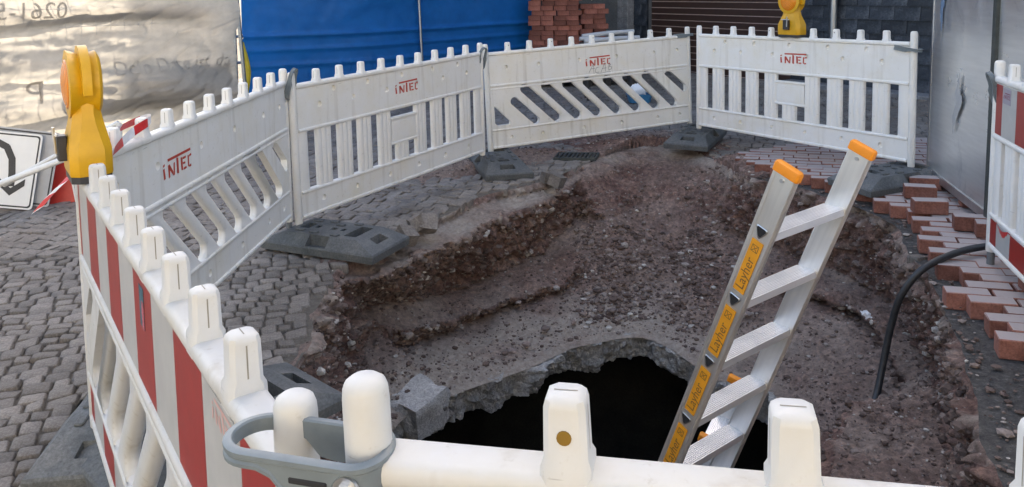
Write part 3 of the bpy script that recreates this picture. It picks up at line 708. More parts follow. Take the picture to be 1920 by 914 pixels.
for k in range(700):                                              # flakes of broken asphalt beside the pavers
    q = rng.randrange(len(RIM)); x, y = RIM[q]
    if x < 1.4: continue
    d_ = abs(rng.gauss(0, .13)); x += d_*.9; y += rng.gauss(0, .06)
    if in_poly(x, y, RIM): continue
    put_rock((x, y, gz(x)-.018+rng.random()*.012), min(.030, .006+rng.expovariate(1/.006)), FLAT[rng.randrange(10)])
me = bpy.data.meshes.new('gravel'); me.from_pydata(VV, [], FF)
at = me.attributes.new('tone', 'FLOAT', 'POINT'); at.data.foreach_set('value', np.array(TONE, np.float32))
def gravel_mat():
    m, t, b = newmat('gravel'); a_ = N(t, 'ShaderNodeAttribute', attribute_name='tone'); n = noise_node(t, 70, 5, .7)
    r = ramp(t, a_.outputs['Fac'], [(0, (.075, .05, .042)), (.60, (.165, .118, .100)), (.90, (.27, .22, .195)), (1, (.50, .47, .43))])
    f = ramp(t, n.outputs[0], [(.3, (.6,)*3), (.7, (1.25,)*3)])
    t.links.new(mixc(t, 1.0, r.outputs[0], f.outputs[0], 'MULTIPLY'), b.inputs['Base Color']); b.inputs['Roughness'].default_value = .9; bump(t, b, n.outputs[0], .5, .006); return m
me.materials.append(gravel_mat()); fix(me, 30)
tag(obj('gravel', me), 'loose gravel and small stones lying in the pit', 'gravel', kind='stuff')

# ================================================================== BARRIER PANELS
L, S = 2.1747, 0.21747
def octa(w, d, c):
    return [(-w+c, -d), (w-c, -d), (w, -d+c), (w, d-c), (w-c, d), (-w+c, d), (-w, d-c), (-w, -d+c)]
def make_tooth():
    b = MB(); h0 = 0.895
    secs = [(0.0262, 0.0275, 0.006, h0), (0.0258, 0.0265, 0.007, h0+0.034), (0.0225, 0.0225, 0.0065, h0+0.042), (0.0212, 0.0215, 0.0065, 0.989), (0.0192, 0.0195, 0.006, 0.9965), (0.0145, 0.0150, 0.005, 1.0)]
    b.loft([[(x, y, z) for x, y in octa(w, d, c)] for w, d, c, z in secs])
    for s in (-1, 1):
        b.add([(s*.0226, -.0011, h0+.045), (s*.0226, .0011, h0+.045), (s*.0216, .0011, .987), (s*.0216, -.0011, .987)], [(0, 1, 2, 3)], 1)
    b.add([(-.012, -.0009, 1.0004), (.012, -.0009, 1.0004), (.012, .0009, 1.0004), (-.012, .0009, 1.0004)], [(0, 1, 2, 3)], 1)
    me = b.mesh('tooth', [M['pin'], M['seam']], 40); return me
def make_post():
    b = MB(); r = 0.0255; prof = [(r*0.94, 0.0), (r, 0.006), (r, 0.975), (r*0.96, 0.987), (r*0.86, 0.994), (r*0.6, 0.999)]
    b.loft([[(q*math.cos(a*math.pi/10), q*math.sin(a*math.pi/10), z) for a in range(20)] for q, z in prof]); return b.mesh('post', [], 50)
def bar_mesh(name, u0, u1, z0, z1, t, k=6):
    """rounded horizontal bar"""
    prof = []
    h = (z1-z0)/2; zc = (z0+z1)/2; e = min(h, t/2)*0.75
    for cx, cz, a0 in ((t/2-e, h-e, 0), (-(t/2-e), h-e, 90), (-(t/2-e), -(h-e), 180), (t/2-e, -(h-e), 270)):
        for q in range(4):
            a = R(a0+30*q); prof.append((cx+e*math.cos(a), zc+cz+e*math.sin(a)))
    b = MB(); b.loft([[(u, y, z) for y, z in prof] for u in (u0, u1)]); return b.mesh(name, [], 40)
def board_mesh(name, u0, u1, z0, z1, t, pockets, r=0.0215):
    bm = bmesh.new(); fy = -t/2
    loops = [[(u0, fy, z0), (u1, fy, z0), (u1, fy, z1), (u0, fy, z1)]]
    for pu, pv in pockets:
        loops.append([(pu+r*math.cos(2*math.pi*k/16), fy, pv+r*math.sin(2*math.pi*k/16)) for k in range(16)])
    vl = fill_bm(bm, loops)
    for lp, (pu, pv) in zip(vl[1:], pockets):
        prev = lp
        for q, dp in ((0.82, 0.015), (0.55, 0.019)):
            nx = [bm.verts.new((pu+(v.co.x-pu)*q/(1 if prev is lp else 0.82), fy+dp, pv+(v.co.z-pv)*q/(1 if prev is lp else 0.82))) for v in prev]
            for k in range(16): bm.faces.new((prev[k], prev[(k+1) % 16], nx[(k+1) % 16], nx[k]))
            prev = nx
        bm.faces.new(prev)
    bk = [bm.verts.new((v.co.x, t/2, v.co.z)) for v in vl[0]]
    for k in range(4): bm.faces.new((vl[0][k], vl[0][(k+1) % 4], bk[(k+1) % 4], bk[k]))
    bm.faces.new(bk[::-1]); return bm_mesh(bm, name, [], 30)
def vslat_mesh(w, z0, z1, ribs=3):
    prof = []; n = ribs*6
    for k in range(n+1):
        f = k/n; prof.append((-w/2+w*f, -0.012-0.007*abs(math.sin(f*ribs*math.pi))**0.7-(0.0 if 0 < k < n else -0.004)))
    prof += [(w/2, 0.012), (-w/2, 0.012)]
    b = MB(); b.loft([[(x, y, z) for x, y in prof] for z in (z0, z1)]); return b.mesh('slat', [], 50)
def ext_poly(name, front, chmask, t, ch):
    """2-D outline (u,v) extruded in thickness, chamfered along flagged vertices"""
    n = len(front); cen = []
    for i in range(n):
        a, b, c = front[i-1], front[i], front[(i+1) % n]
        e1 = Vector((b[0]-a[0], b[1]-a[1])).normalized() if (b[0]-a[0], b[1]-a[1]) != (0, 0) else Vector((1, 0))
        e2 = Vector((c[0]-b[0], c[1]-b[1])).normalized()
        nrm = Vector((-(e1.y+e2.y), e1.x+e2.x)); nrm = nrm.normalized() if nrm.length > 1e-6 else Vector((-e1.y, e1.x))
        cen.append(nrm)
    bm = bmesh.new(); rings = []
    for y, q in ((-t/2, ch), (-t/2+ch*0.45, ch*0.35), (-t/2+ch, 0.0), (t/2-ch, 0.0), (t/2, ch)):
        rings.append([bm.verts.new((p[0]+cen[i].x*q*chmask[i], y, p[1]+cen[i].y*q*chmask[i])) for i, p in enumerate(front)])
    for a in range(4):
        for i in range(n): bm.faces.new((rings[a][i], rings[a][(i+1) % n], rings[a+1][(i+1) % n], rings[a+1][i]))
    for rg in (rings[0], rings[-1]):
        bmesh.ops.triangle_fill(bm, use_beauty=True, edges=[bm.edges.get((rg[i], rg[(i+1) % n])) for i in range(n)])
    return bm_mesh(bm, name, [], 50)
# diagonal cells: slots lean from the upper left to the lower right (sgn=+1) as seen from -Y
VB, VT = 0.228, 0.590
def slot_outline(ut, ub, vt, vb, rad, k=7):
    """stadium from (ut,vt) to (ub,vb); returns left side (bottom to top) and right side (top to bottom)"""
    d = Vector((ut-ub, vt-vb)).normalized(); nl = Vector((-d.y, d.x))
    if nl.x > 0: nl = -nl
    T = Vector((ut, vt))-d*rad; B = Vector((ub, vb))+d*rad
    left = [B-d*rad*math.cos(a)+nl*rad*math.sin(a) for a in [math.pi/2*i/k for i in range(k+1)]]
    left += [T+nl*rad*math.cos(a)+d*rad*math.sin(a) for a in [math.pi/2*i/k for i in range(k+1)]]
    right = [T+d*rad*math.cos(a)-nl*rad*math.sin(a) for a in [math.pi/2*i/k for i in range(k+1)]]
    right += [B-nl*rad*math.cos(a)-d*rad*math.sin(a) for a in [math.pi/2*i/k for i in range(k+1)]]
    return left, right
Z0, Z1 = 0.208, 0.612
def dslat_mesh(shift, t=0.042, ch=0.011, rad=0.043):
    """cell between slot 0 (top centre u=0) and slot 1 (top centre u=S)"""
    l0, r0 = slot_outline(0, shift, VT, VB, rad); l1, r1 = slot_outline(S, S+shift, VT, VB, rad)
    bot0, top0, bot1, top1 = r0[-1], r0[0], l1[0], l1[-1]
    out = [(bot0.x, Z0), (bot1.x, Z0)]+[tuple(p) for p in l1]+[(top1.x, Z1), (top0.x, Z1)]+[tuple(p) for p in r0]
    mask = [0, 0]+[1]*len(l1)+[0, 0]+[1]*len(r0)
    mask[2] = mask[1+len(l1)] = 0.25
    return ext_poly('slat', out, mask, t, ch)
def end_plate_mesh(poly, holes, t=0.042, ch=0.010):
    bm = bmesh.new(); vf = fill_bm(bm, [[(u, -t/2, v) for u, v in poly]]+[[(u, -t/2, v) for u, v in h] for h in holes])
    bk = fill_bm(bm, [[(u, t/2, v) for u, v in poly]]+[[(u, t/2, v) for u, v in h] for h in holes])
    for a, b in zip(vf, bk):
        for i in range(len(a)): bm.faces.new((a[i], a[(i+1) % len(a)], b[(i+1) % len(b)], b[i]))
    return bm_mesh(bm, 'end_web', [], 40)

TOOTH, POST = make_tooth(), make_post()
TOPBAR = bar_mesh('top_bar', 0.02, L-0.02, 0.888, 0.921, 0.056)
MIDRAIL = bar_mesh('rail', 0.024, L-0.024, 0.600, 0.627, 0.052)
MIDRAIL2 = bar_mesh('rail', 0.024, L-0.024, 0.572, 0.592, 0.047)
LOWRAIL = bar_mesh('rail', 0.024, L-0.024, 0.192, 0.215, 0.052)
BOTBAR = bar_mesh('bottom_bar', 0.024, L-0.024, 0.030, 0.056, 0.054)
PIN = MB(); PIN.tube([(0, 0, -0.15), (0, 0, 0.01)], 0.019, 12); PIN = PIN.mesh('foot_pin', [M['pin']], 40)
pk_v_up = [(q*S, 0.853) for q in (1.62, 3.2, 4.95, 6.7, 8.3)]+[(q*S, 0.765) for q in (1.0, 2.5, 4.15, 5.78, 7.35, 8.9)]
pk_v_lo = [(q*S, 0.128) for q in (1.0, 2.5, 4.15, 5.75, 7.35, 8.9)]
pk_d_up = [(q*S, 0.775) for q in (0.85, 2.35, 4.3, 6.15, 8.1, 9.35)]
pk_d_lo = [(q*S, 0.125) for q in (0.95, 2.4, 4.4, 6.3, 8.2, 9.4)]
UP_V = board_mesh('upper_board', 0.02, L-0.02, 0.612, 0.895, 0.036, pk_v_up)
LO_V = board_mesh('lower_board', 0.02, L-0.02, 0.045, 0.200, 0.036, pk_v_lo)
UP_D = board_mesh('upper_board', 0.02, L-0.02, 0.612, 0.895, 0.036, pk_d_up, 0.020)
LO_D = board_mesh('lower_board', 0.02, L-0.02, 0.045, 0.200, 0.036, pk_d_lo, 0.020)
UP_P = board_mesh('upper_board', 0.02, L-0.02, 0.612, 0.895, 0.036, [])
LO_P = board_mesh('lower_board', 0.02, L-0.02, 0.045, 0.200, 0.036, [])
VSLAT = vslat_mesh(0.62*S, 0.208, 0.608); VSLAT_S = vslat_mesh(0.66*S, 0.208, 0.345); VSLAT_E = vslat_mesh(0.40*S, 0.208, 0.608, 1)
DSL = {1: dslat_mesh(1.72*S), -1: dslat_mesh(-1.72*S)}

def with_mat(me, mat):
    key = me.name+'|'+mat.name
    if key not in CACHE:
        c = me.copy()
        if len(c.materials) > 1: c.materials[0] = mat
        else: c.materials.clear(); c.materials.append(mat)
        CACHE[key] = c
    return CACHE[key]
CACHE = {}

# stencilled company lettering drawn from strokes
def logo_mesh(w, h, broken=0, mat=None):
    b = MB(); hh = h*0.72; t = 0.0
    def rect(x0, x1, z0, z1): b.add([(x0*w, t, z0*h), (x1*w, t, z0*h), (x1*w, t, z1*h), (x0*w, t, z1*h)], [(0, 1, 2, 3)])
    def quad(*p): b.add([(x*w, t, z*h) for x, z in p], [(0, 1, 2, 3)])
    rect(0.0, 0.055, 0.0, 0.55); rect(0.0, 0.055, 0.64, 0.76)                                     # i
    rect(0.15, 0.205, 0.0, 0.66); rect(0.34, 0.395, 0.02, 0.66); quad((0.205, 0.66), (0.205, 0.42), (0.34, 0.02), (0.34, 0.26))   # N
    rect(0.15, 1.0, 0.86, 1.0)                                                                    # long bar
    rect(0.475, 0.54, 0.0, 0.82); 
    rect(0.62, 0.675, 0.02, 0.70); rect(0.69, 0.80, 0.02, 0.14); rect(0.69, 0.785, 0.32, 0.43); rect(0.69, 0.80, 0.58, 0.70)       # E
    rect(0.855, 0.905, 0.06, 0.66); rect(0.915, 1.0, 0.02, 0.14); rect(0.915, 1.0, 0.58, 0.70)                                    # C
    if broken: b.v = [(x+0.004*math.sin(z*90+x*37), y, z+0.003*math.sin(x*120)) for x, y, z in b.v]
    return b.mesh('logo_print', [mat or M['red_paint']])
LOGO = logo_mesh(1.22*S, 0.088, 1)

def strokes_mesh(name, lines, w, mat):
    b = MB()
    for ln in lines:
        for (x0, z0), (x1, z1) in zip(ln[:-1], ln[1:]):
            d = Vector((x1-x0, z1-z0)); n = Vector((-d.y, d.x)).normalized()*w/2; e = d.normalized()*w*0.4
            b.add([(x0-e.x+n.x, 0, z0-e.y+n.y), (x0-e.x-n.x, 0, z0-e.y-n.y), (x1+e.x-n.x, 0, z1+e.y-n.y), (x1+e.x+n.x, 0, z1+e.y+n.y)], [(0, 1, 2, 3)])
    b.v = [(x, y-0.00012*(i//4), z) for i, (x, y, z) in enumerate(b.v)]
    return b.mesh(name, [mat])

def clip_mesh(la=0.13, ra=0.036, h0=0.020, h1=0.044):
    """closed oblong coupling loop in the XY plane, deeper towards +X, with a slot and a bolt plate"""
    n = 14; path = []
    for k in range(n+1): a = math.pi/2+math.pi*k/n; path.append((-la/2+ra*math.cos(a), ra*math.sin(a)))
    for k in range(1, 7): path.append((-la/2+la*k/7, -ra))
    for k in range(n+1): a = -math.pi/2+math.pi*k/n; path.append((la/2+ra*0.8*math.cos(a), ra*math.sin(a)))
    for k in range(1, 7): path.append((la/2-la*k/7, ra))
    b = MB(); rings = []; m = len(path)
    for i, (x, y) in enumerate(path):
        x0, y0 = path[i-1]; x1, y1 = path[(i+1) % m]; d = Vector((x1-x0, y1-y0)).normalized(); nx, ny = d.y*0.0045, -d.x*0.0045
        f = min(1, max(0, (x+la*0.30)/(la*0.28))); f = f*f*(3-2*f); hb = -(h0+(h1-h0)*f)
        rings.append([(x-nx, y-ny, -0.002), (x-nx*.6, y-ny*.6, 0), (x+nx*.6, y+ny*.6, 0), (x+nx*1.4, y+ny*1.5, -0.002), (x+nx*1.4, y+ny*1.5, -0.007), (x+nx, y+ny, -0.009),
                      (x+nx, y+ny, hb+0.006), (x+nx*1.4, y+ny*1.5, hb+0.004), (x+nx*1.4, y+ny*1.5, hb), (x-nx, y-ny, hb)])
    rings.append(rings[0]); b.loft(rings, cap0=False, cap1=False); return b.mesh('coupling_clip', [M['clip']], 40)
CLIP = clip_mesh(0.120, 0.036, 0.017, 0.044); CLIP_S = clip_mesh(0.14, 0.034, 0.022, 0.036)
def hexm(r, h):
    b = MB(); b.loft([[(r*q*math.cos(k*math.pi/3), -y, r*q*math.sin(k*math.pi/3)) for k in range(6)] for q, y in ((1, 0), (1, h*.85), (.8, h))])
    b.loft([[(r*.5*math.cos(k*math.pi/5), -y, r*.5*math.sin(k*math.pi/5)) for k in range(10)] for y in (h, h*1.7)])
    b.loft([[(r*1.6*math.cos(k*math.pi/8), -y, r*1.6*math.sin(k*math.pi/8)) for k in range(16)] for y in (-0.002, 0.0012)]); return b.mesh('bolt', [M['zinc']], 40)
BOLT = hexm(0.008, 0.008)

def panel(start, hd, z0, tilt, kind, label, mat, logo=None, stripes_up=None, stripes_lo=None, sgn=1):
    p = thing('safety_barrier', label, 'barrier', (start[0], start[1], z0), (0, -R(tilt), R(hd)), 'white plastic barrier panels round the pit')
    def add(name, me, loc=(0, 0, 0), m=mat, lab=None):
        o = obj(name, with_mat(me, m) if m else me, p, loc)
        if lab: o['label'] = lab
        return o
    for u in (0, L): add('post', POST, (u, 0, 0)); obj('foot_pin', PIN, p, (u, 0, 0))
    for k in range(1, 10): add('tooth', TOOTH, (k*S, 0, 0))
    add('top_bar', TOPBAR); add('rail', MIDRAIL); add('rail', LOWRAIL); add('bottom_bar', BOTBAR)
    if kind == 'V':
        up = add('upper_board', UP_V); add('lower_board', LO_V)
        for q in (-3.84, -2.9, -1.97, 1.97, 2.9, 3.84): add('slat', VSLAT, ((5+q)*S, 0, 0))
        for q in (-0.98, 0.98): add('slat', VSLAT, ((5+q)*S, 0, 0))
        add('slat', VSLAT_E, (0.29*S, 0.001, 0)); add('slat', VSLAT_E, (L-0.29*S, 0.001, 0))
        add('slat', VSLAT_S, (4.93*S, 0, 0))
        u0, u1 = 4.34*S, 5.66*S
        b = MB(); b.box(u0, u1, -0.014, 0.014, 0.352, 0.528); b.box(u0+0.02, u1-0.02, -0.017, -0.013, 0.372, 0.508, 0.0015)
        pl = obj('placard', b.mesh('placard', [mat], 40), p)
        add('rail', bar_mesh('rail', u0-0.01, u1+0.01, 0.524, 0.546, 0.044)); add('rail', bar_mesh('rail', u0-0.01, u1+0.01, 0.338, 0.358, 0.044))
    else:
        if stripes_up: up = add('upper_board', UP_P); add('lower_board', LO_P)
        else: up = add('upper_board', UP_D); add('lower_board', LO_D)
        add('rail', MIDRAIL2)
        sh = 1.72*S*sgn
        tops = [(1.5+i)*S if sgn > 0 else (8.5-i)*S for i in range(8)]
        for i in range(6 if sgn > 0 else 6):
            add('slat', DSL[sgn], (tops[i] if sgn > 0 else tops[i]-S, 0, 0))
        # end webs with the clipped slots
        def mir(pts): return pts if sgn > 0 else [(L-u, v) for u, v in pts]
        l0, r0 = slot_outline(1.5*S, 1.5*S+1.72*S, VT, VB, 0.043)
        left = [(0.02, Z0), (r0[-1].x, Z0)]+[tuple(q) for q in l0]+[(l0[-1].x, Z1), (0.02, Z1)]
        def clipped(ut, vt_, r_=0.042):
            a, b = slot_outline(ut, ut+1.72*S, VT, VB, r_); d = (VT-VB)
            f = (vt_-VB)/d; ub = ut+1.72*S; a, b = slot_outline(ub-1.72*S*f, ub, vt_, VB, r_*0.92)
            return [tuple(q) for q in a+b[1:-1]]
        add('end_web', end_plate_mesh(mir(left), [mir(clipped(0.5*S, 0.48)), mir([(0.05, 0.43), (0.05, 0.27), (0.075, 0.245), (0.20, 0.245), (0.205, 0.27)])]))
        l7, r7 = slot_outline(7.5*S, 7.5*S+1.72*S, VT, VB, 0.043)
        right = [(r7[-1].x, Z0), (L-0.02, Z0), (L-0.02, Z1), (r7[0].x, Z1)]+[tuple(q) for q in r7]
        add('end_web', end_plate_mesh(mir(right), [mir([(8.62*S, 0.55), (8.75*S, 0.575), (9.0*S, 0.565), (L-0.05, 0.42), (L-0.05, 0.36), (L-0.075, 0.345)][::1])]))
        # the slat between slots 6 and 7
        add('slat', DSL[sgn], (tops[6]-S+S if False else (7.5*S-S if sgn > 0 else L-7.5*S), 0, 0))
    # retro-reflective stripes: one flat foil each
    for st, (za, zb), par in ((stripes_up, (0.632, 0.884), up), (stripes_lo, (0.062, 0.186), None)):
        if not st: continue
        for (a, b_, c) in st:
            a, b_ = max(a*S, 0.03), min(b_*S, L-0.03); q = MB()
            q.box(a+0.0006, b_-0.0006, -0.0196, -0.0178, za, zb)
            o = obj('red_stripe' if c else 'white_stripe', q.mesh('stripe', [M['red_foil'] if c else M['white_foil']]), p)
    if logo:
        obj('logo_print', LOGO, p, (logo[0]*S, -0.0192, logo[1]))
    return p

PA = panel((1.814, 7.577), -58.94, 0.227, 0.84, 'V', 'upright-slatted white barrier with the round amber lamp, beside the steel cabinet', M['plastic_clean'], (4.55, 0.700))
PB = panel((-0.201, 7.107), 22.54, 0.102, 2.63, 'S', 'white barrier with diagonal slots and pencil scrawl, in front of the brick pile', M['plastic_b'], (4.62, 0.705))
PC_ = panel((-1.400, 5.025), 58.61, 0.076, 1.42, 'V', 'upright-slatted white barrier with a blank placard, in front of the blue sheet', M['plastic'], (4.6, 0.715))
PD = panel((-1.568, 2.834), 87.11, 0.064, 1.01, 'S', 'white barrier with diagonal slots, tape tied round its teeth beside the yellow lamp', M['plastic'], (2.55, 0.700))
def stripe_list(off, w, red0):
    out = []; u = off; c = red0
    while u < 10: out.append((max(u, 0.1), min(u+w, 9.9), c)); u += w; c = not c
    return out
PE = panel((-1.471, 2.649), -55.59, 0.072, 1.39, 'S', 'barrier with red and white striped foil seen from outside, at the left foreground', M['plastic_dimmed'], None,
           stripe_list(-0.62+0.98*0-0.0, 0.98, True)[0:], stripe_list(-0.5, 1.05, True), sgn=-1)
PF = panel((-0.130, 0.801), -12.61, 0.179, 1.81, 'S', 'nearest white barrier, only its toothed top edge showing along the bottom of the picture', M['plastic_dimmed'], None,
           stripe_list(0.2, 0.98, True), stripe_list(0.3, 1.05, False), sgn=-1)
PG = panel((2.49, 4.0), -105.7, 0.205, 0.0, 'V', 'striped barrier at the right edge standing in front of the steel cabinet', M['plastic_clean'], None,
           None, None)
for (a, b_, c) in ((0.18, 0.62, 1), (0.62, 1.55, 0), (1.55, 2.5, 1), (2.5, 3.5, 0), (3.5, 4.5, 1), (4.5, 5.5, 0), (5.5, 6.5, 1), (6.5, 7.5, 0), (7.5, 8.5, 1), (8.5, 9.7, 0)):
    for za, zb in ((0.632, 0.884), (0.062, 0.186)):
        q = MB(); q.box(a*S+.0006, b_*S-.0006, -0.0212, -0.0184, za, zb); obj('red_stripe' if c else 'white_stripe', q.mesh('stripe', [M['red_foil' if c else 'white_foil']]), PG)
q = MB(); q.box(0.66*S, 1.18*S, -0.0222, -0.0214, 0.80, 0.875); st = obj('sticker', q.mesh('sticker', [simple_mat('lilac_sticker', (0.34, 0.31, 0.36), .5)]), PG)
obj('logo_print', logo_mesh(0.44*S, 0.03, 0, simple_mat('maroon_print', (0.25, 0.05, 0.08), .6)), st, (0.70*S, -0.0226, 0.825))
obj('pencil_scrawl', strokes_mesh('pencil_scrawl', [
    [(0.0, 0.0), (0.035, 0.055), (0.052, 0.085), (0.055, -0.015)], [(0.02, 0.035), (0.068, 0.04)],
    [(0.105, 0.045), (0.085, 0.045), (0.07, 0.02), (0.075, -0.005), (0.11, 0.0)],
    [(0.13, -0.005), (0.165, 0.06), (0.178, 0.085), (0.18, 0.0)], [(0.145, 0.03), (0.19, 0.032)],
    [(0.215, 0.012), (0.222, 0.078)], [(0.215, 0.07), (0.238, 0.06), (0.222, 0.045), (0.25, 0.035), (0.245, 0.018), (0.215, 0.008)],
    [(0.06, -0.02), (0.10, -0.012), (0.15, -0.012), (0.20, -0.008), (0.235, -0.01)]], 0.0035, M['pencil']), PB, (4.75*S, -0.0192, 0.640))
# sticker on the foil of the striped barrier and faded print on the side of its top bar
q = MB(); q.box(0, 0.05, -0.0008, 0, 0, 0.09); stk = obj('sticker', q.mesh('sticker', [simple_mat('teal_sticker', (0.03, 0.11, 0.15), .5, .6, 60)]), PE, (5.62*S, -0.0200, 0.775))
q = MB(); q.box(0.028, 0.05, -0.0016, -0.0009, 0.0, 0.06); obj('sticker_patch', q.mesh('patch', [simple_mat('pink_patch', (0.45, 0.10, 0.13), .5, .6, 80)]), stk)
q = MB(); q.box(0, .155, -.0008, 0, 0, .052); sk2 = obj('sticker', q.mesh('sticker', [M['white_foil']]), PE, (8.45*S, -0.0200, 0.828))
obj('logo_print', logo_mesh(.13, 0.036, 1, simple_mat('faded_pink', (0.62, 0.38, 0.35), .6)), sk2, (.012, -0.0014, 0.008))
q = MB(); q.tube([(0, -0.0165, 0), (0, -0.0245, 0)], 0.0075, 14); obj('plugged_hole', q.mesh('plugged_hole', [simple_mat('ochre_hole', (0.20, 0.11, 0.01), .8)], 40), PF, (S, 0.0008, 0.962))
q = MB(); q.tube([(0, -0.017, 0), (0, -0.0212, 0)], 0.004, 10); dot = q.mesh('peg_hole', [M['dark']])
for k in (1, 3, 5, 8, 9): obj('peg_hole', dot, PB, (k*S+.004, -0.0022, 0.972))
for k in (1, 4, 7): obj('peg_hole', dot, PA, (k*S-.003, -0.0022, 0.972))
# couplings between neighbouring panels
def couple(panel_, u, v, ang, me, bolt=True, roll=0.0):
    c = obj('coupling_clip', me, panel_, (u, 0, v), (roll, 0, ang)); 
    if bolt: obj('bolt', BOLT, c, (0.058, -0.042, -0.022))
    return c
# loop holding the near striped barrier and the front barrier together
cx = obj('coupling_clip', CLIP, PF, (-0.064, -0.006, 0.928), (0, R(1), R(-3)))
obj('bolt', BOLT, cx, (0.062, -0.042, -0.024), (0, 0, 0), (1.15, 1.15, 1.15))
for nm, q0, q1 in (('slot', 0.0, 0.036),):
    q = MB(); q.box(-0.005, 0.040, -0.0420, -0.0320, -0.027, -0.020, 0.0015); obj('slot', q.mesh('slot', [M['dark']]), cx)
couple(PA, L-0.045, 0.885, R(180), CLIP_S, True).rotation_euler = (0, R(-8), R(178))
for pp, u, v, a in ((PC_, L+0.01, 0.86, 80), (PB, L-0.05, 0.93, 175), (PC_, -0.02, 0.93, 110), (PG, -0.012, 0.84, 90)):
    c = couple(pp, u, v, R(a), CLIP_S, False); c.rotation_euler = (0, R(70) if pp in (PC_, PG) and u < .1 + L*(pp is PC_) else 0, R(a))

# ================================================================== RUBBER FEET
def foot_mesh():
    bm = bmesh.new(); LX, WY, H = 0.42, 0.205, 0.105; tx, ty = 0.27, 0.15
    def rect(x0, x1, y0, y1, z): return [(x0, y0, z), (x1, y0, z), (x1, y1, z), (x0, y1, z)]
    holes = [(-.235, -.165, -.05, .05), (-.14, -.105, -.022, .022), (.14, .23, -.10, .10), (.055, .085, -.022, .022), (-.02, .02, -.022, .022)]
    vl = fill_bm(bm, [rect(-tx, tx, -ty, ty, H)]+[rect(*h, H) for h in holes])
    def pocket(lp, dz):
        lo = [bm.verts.new(v.co+Vector((0, 0, -dz))) for v in lp]
        for k in range(len(lp)): bm.faces.new((lp[k], lp[(k+1) % len(lp)], lo[(k+1) % len(lp)], lo[k]))
        bm.faces.new(lo)
    for lp in vl[1:]: pocket(lp, 0.075)
    top = vl[0]
    low = [bm.verts.new(p) for p in rect(-LX, LX, -WY, WY, 0.045)]
    # end slopes carry one rectangular opening each
    for s in (0, 1):
        a, b = (1, 2) if s == 0 else (3, 0)
        A, B, C, D = top[a].co, top[b].co, low[b].co, low[a].co
        def P(u, v): return (A*(1-u)+B*u)*(1-v)+(D*(1-u)+C*u)*v
        hl = [P(.32, .22), P(.68, .22), P(.68, .62), P(.32, .62)]
        ee = []; hv = [bm.verts.new(p) for p in hl]
        ring = [top[a], top[b], low[b], low[a]]
        for k in range(4):
            e = bm.edges.get((ring[k], ring[(k+1) % 4])) or bm.edges.new((ring[k], ring[(k+1) % 4])); ee.append(e)
            ee.append(bm.edges.new((hv[k], hv[(k+1) % 4])))
        bmesh.ops.triangle_fill(bm, use_beauty=True, edges=ee)
        lo = [bm.verts.new((v.co.x, v.co.y, 0.012)) for v in hv]
        for k in range(4): bm.faces.new((hv[k], hv[(k+1) % 4], lo[(k+1) % 4], lo[k]))
        bm.faces.new(lo)
    # long sides with a hand notch in the middle
    for a, b in ((0, 1), (2, 3)):
        A, B, C, D = top[a].co.copy(), top[b].co.copy(), low[b].co.copy(), low[a].co.copy()
        sy = -1 if A.y < 0 else 1; nx = 0.075*(1 if A.x < B.x else -1)
        t1, t2 = bm.verts.new((-nx, A.y, H)), bm.verts.new((nx, A.y, H)); l1, l2 = bm.verts.new((-nx, C.y, 0.045)), bm.verts.new((nx, C.y, 0.045))
        bm.faces.new((top[a], t1, l1, low[a])); bm.faces.new((t2, top[b], low[b], l2))
        i1, i2 = bm.verts.new((-nx, A.y, 0.035)), bm.verts.new((nx, A.y, 0.035)); j1, j2 = bm.verts.new((-nx, C.y, 0.03)), bm.verts.new((nx, C.y, 0.03))
        bm.faces.new((t1, t2, i2, i1)); bm.faces.new((i1, i2, j2, j1)); bm.faces.new((t1, i1, j1, l1)); bm.faces.new((t2, i2, j2, l2))
        bm.faces.new((j1, j2, bm.verts.new((nx, C.y, 0.0)), bm.verts.new((-nx, C.y, 0.0))))
    r2 = [bm.verts.new(p) for p in rect(-LX-.006, LX+.006, -WY-.006, WY+.006, 0.034)]
    r3 = [bm.verts.new(p) for p in rect(-LX, LX, -WY, WY, -0.01)]
    for ra, rb in ((low, r2), (r2, r3)):
        for k in range(4): bm.faces.new((ra[k], ra[(k+1) % 4], rb[(k+1) % 4], rb[k]))
    bm.faces.new(r3[::-1])
    bmesh.ops.remove_doubles(bm, verts=bm.verts, dist=1e-5)
    return bm_mesh(bm, 'foot_body', [M['rubber']], 28)
FOOT = foot_mesh()
q = MB(); q.box(-.03, .03, -.016, .016, 0.0, 0.012, 0.004); LUG = q.mesh('lug', [M['rubber']], 30)
def foot(x, y, z, hd, label, pitch=0.0, roll=0.0):
    t = thing('rubber_ballast', label, 'ballast block', (x, y, z), (R(roll), -0.03+R(pitch), R(hd)), 'rubber ballast blocks under the barriers')
    obj('foot_body', FOOT, t)
    for lx, ly in ((-.08, .115), (.10, .125), (-.07, -.115), (.09, -.12), (-.2, .10), (-.19, -.10), (.0, .07)): obj('lug', LUG, t, (lx, ly, 0.104), (0, 0, 0))
    return t
foot(-1.14, 4.90, gz(-1.14)+0.012, -24, 'grey rubber foot overhanging the left corner of the pit', 1.5)
foot(-0.13, 6.92, gz(-.13)+0.02, 104, 'grey rubber foot on the cobbles near the small drain grate')
foot(1.80, 7.62, gz(1.8)+0.05, 63, 'grey rubber foot on loose soil at the far end of the pit')
foot(2.80, 5.68, gz(2.8)+0.066, 20, 'grey rubber foot on the brick paving beside the steel cabinet')
foot(-1.48, 2.90, gz(-1.48)+0.01, 98, 'dark rubber foot under the red-striped barrier at the left edge')
foot(-1.09, 2.74, gz(-1.09)+0.01, 48, 'grey rubber foot half hidden behind the near end post of the striped barrier')

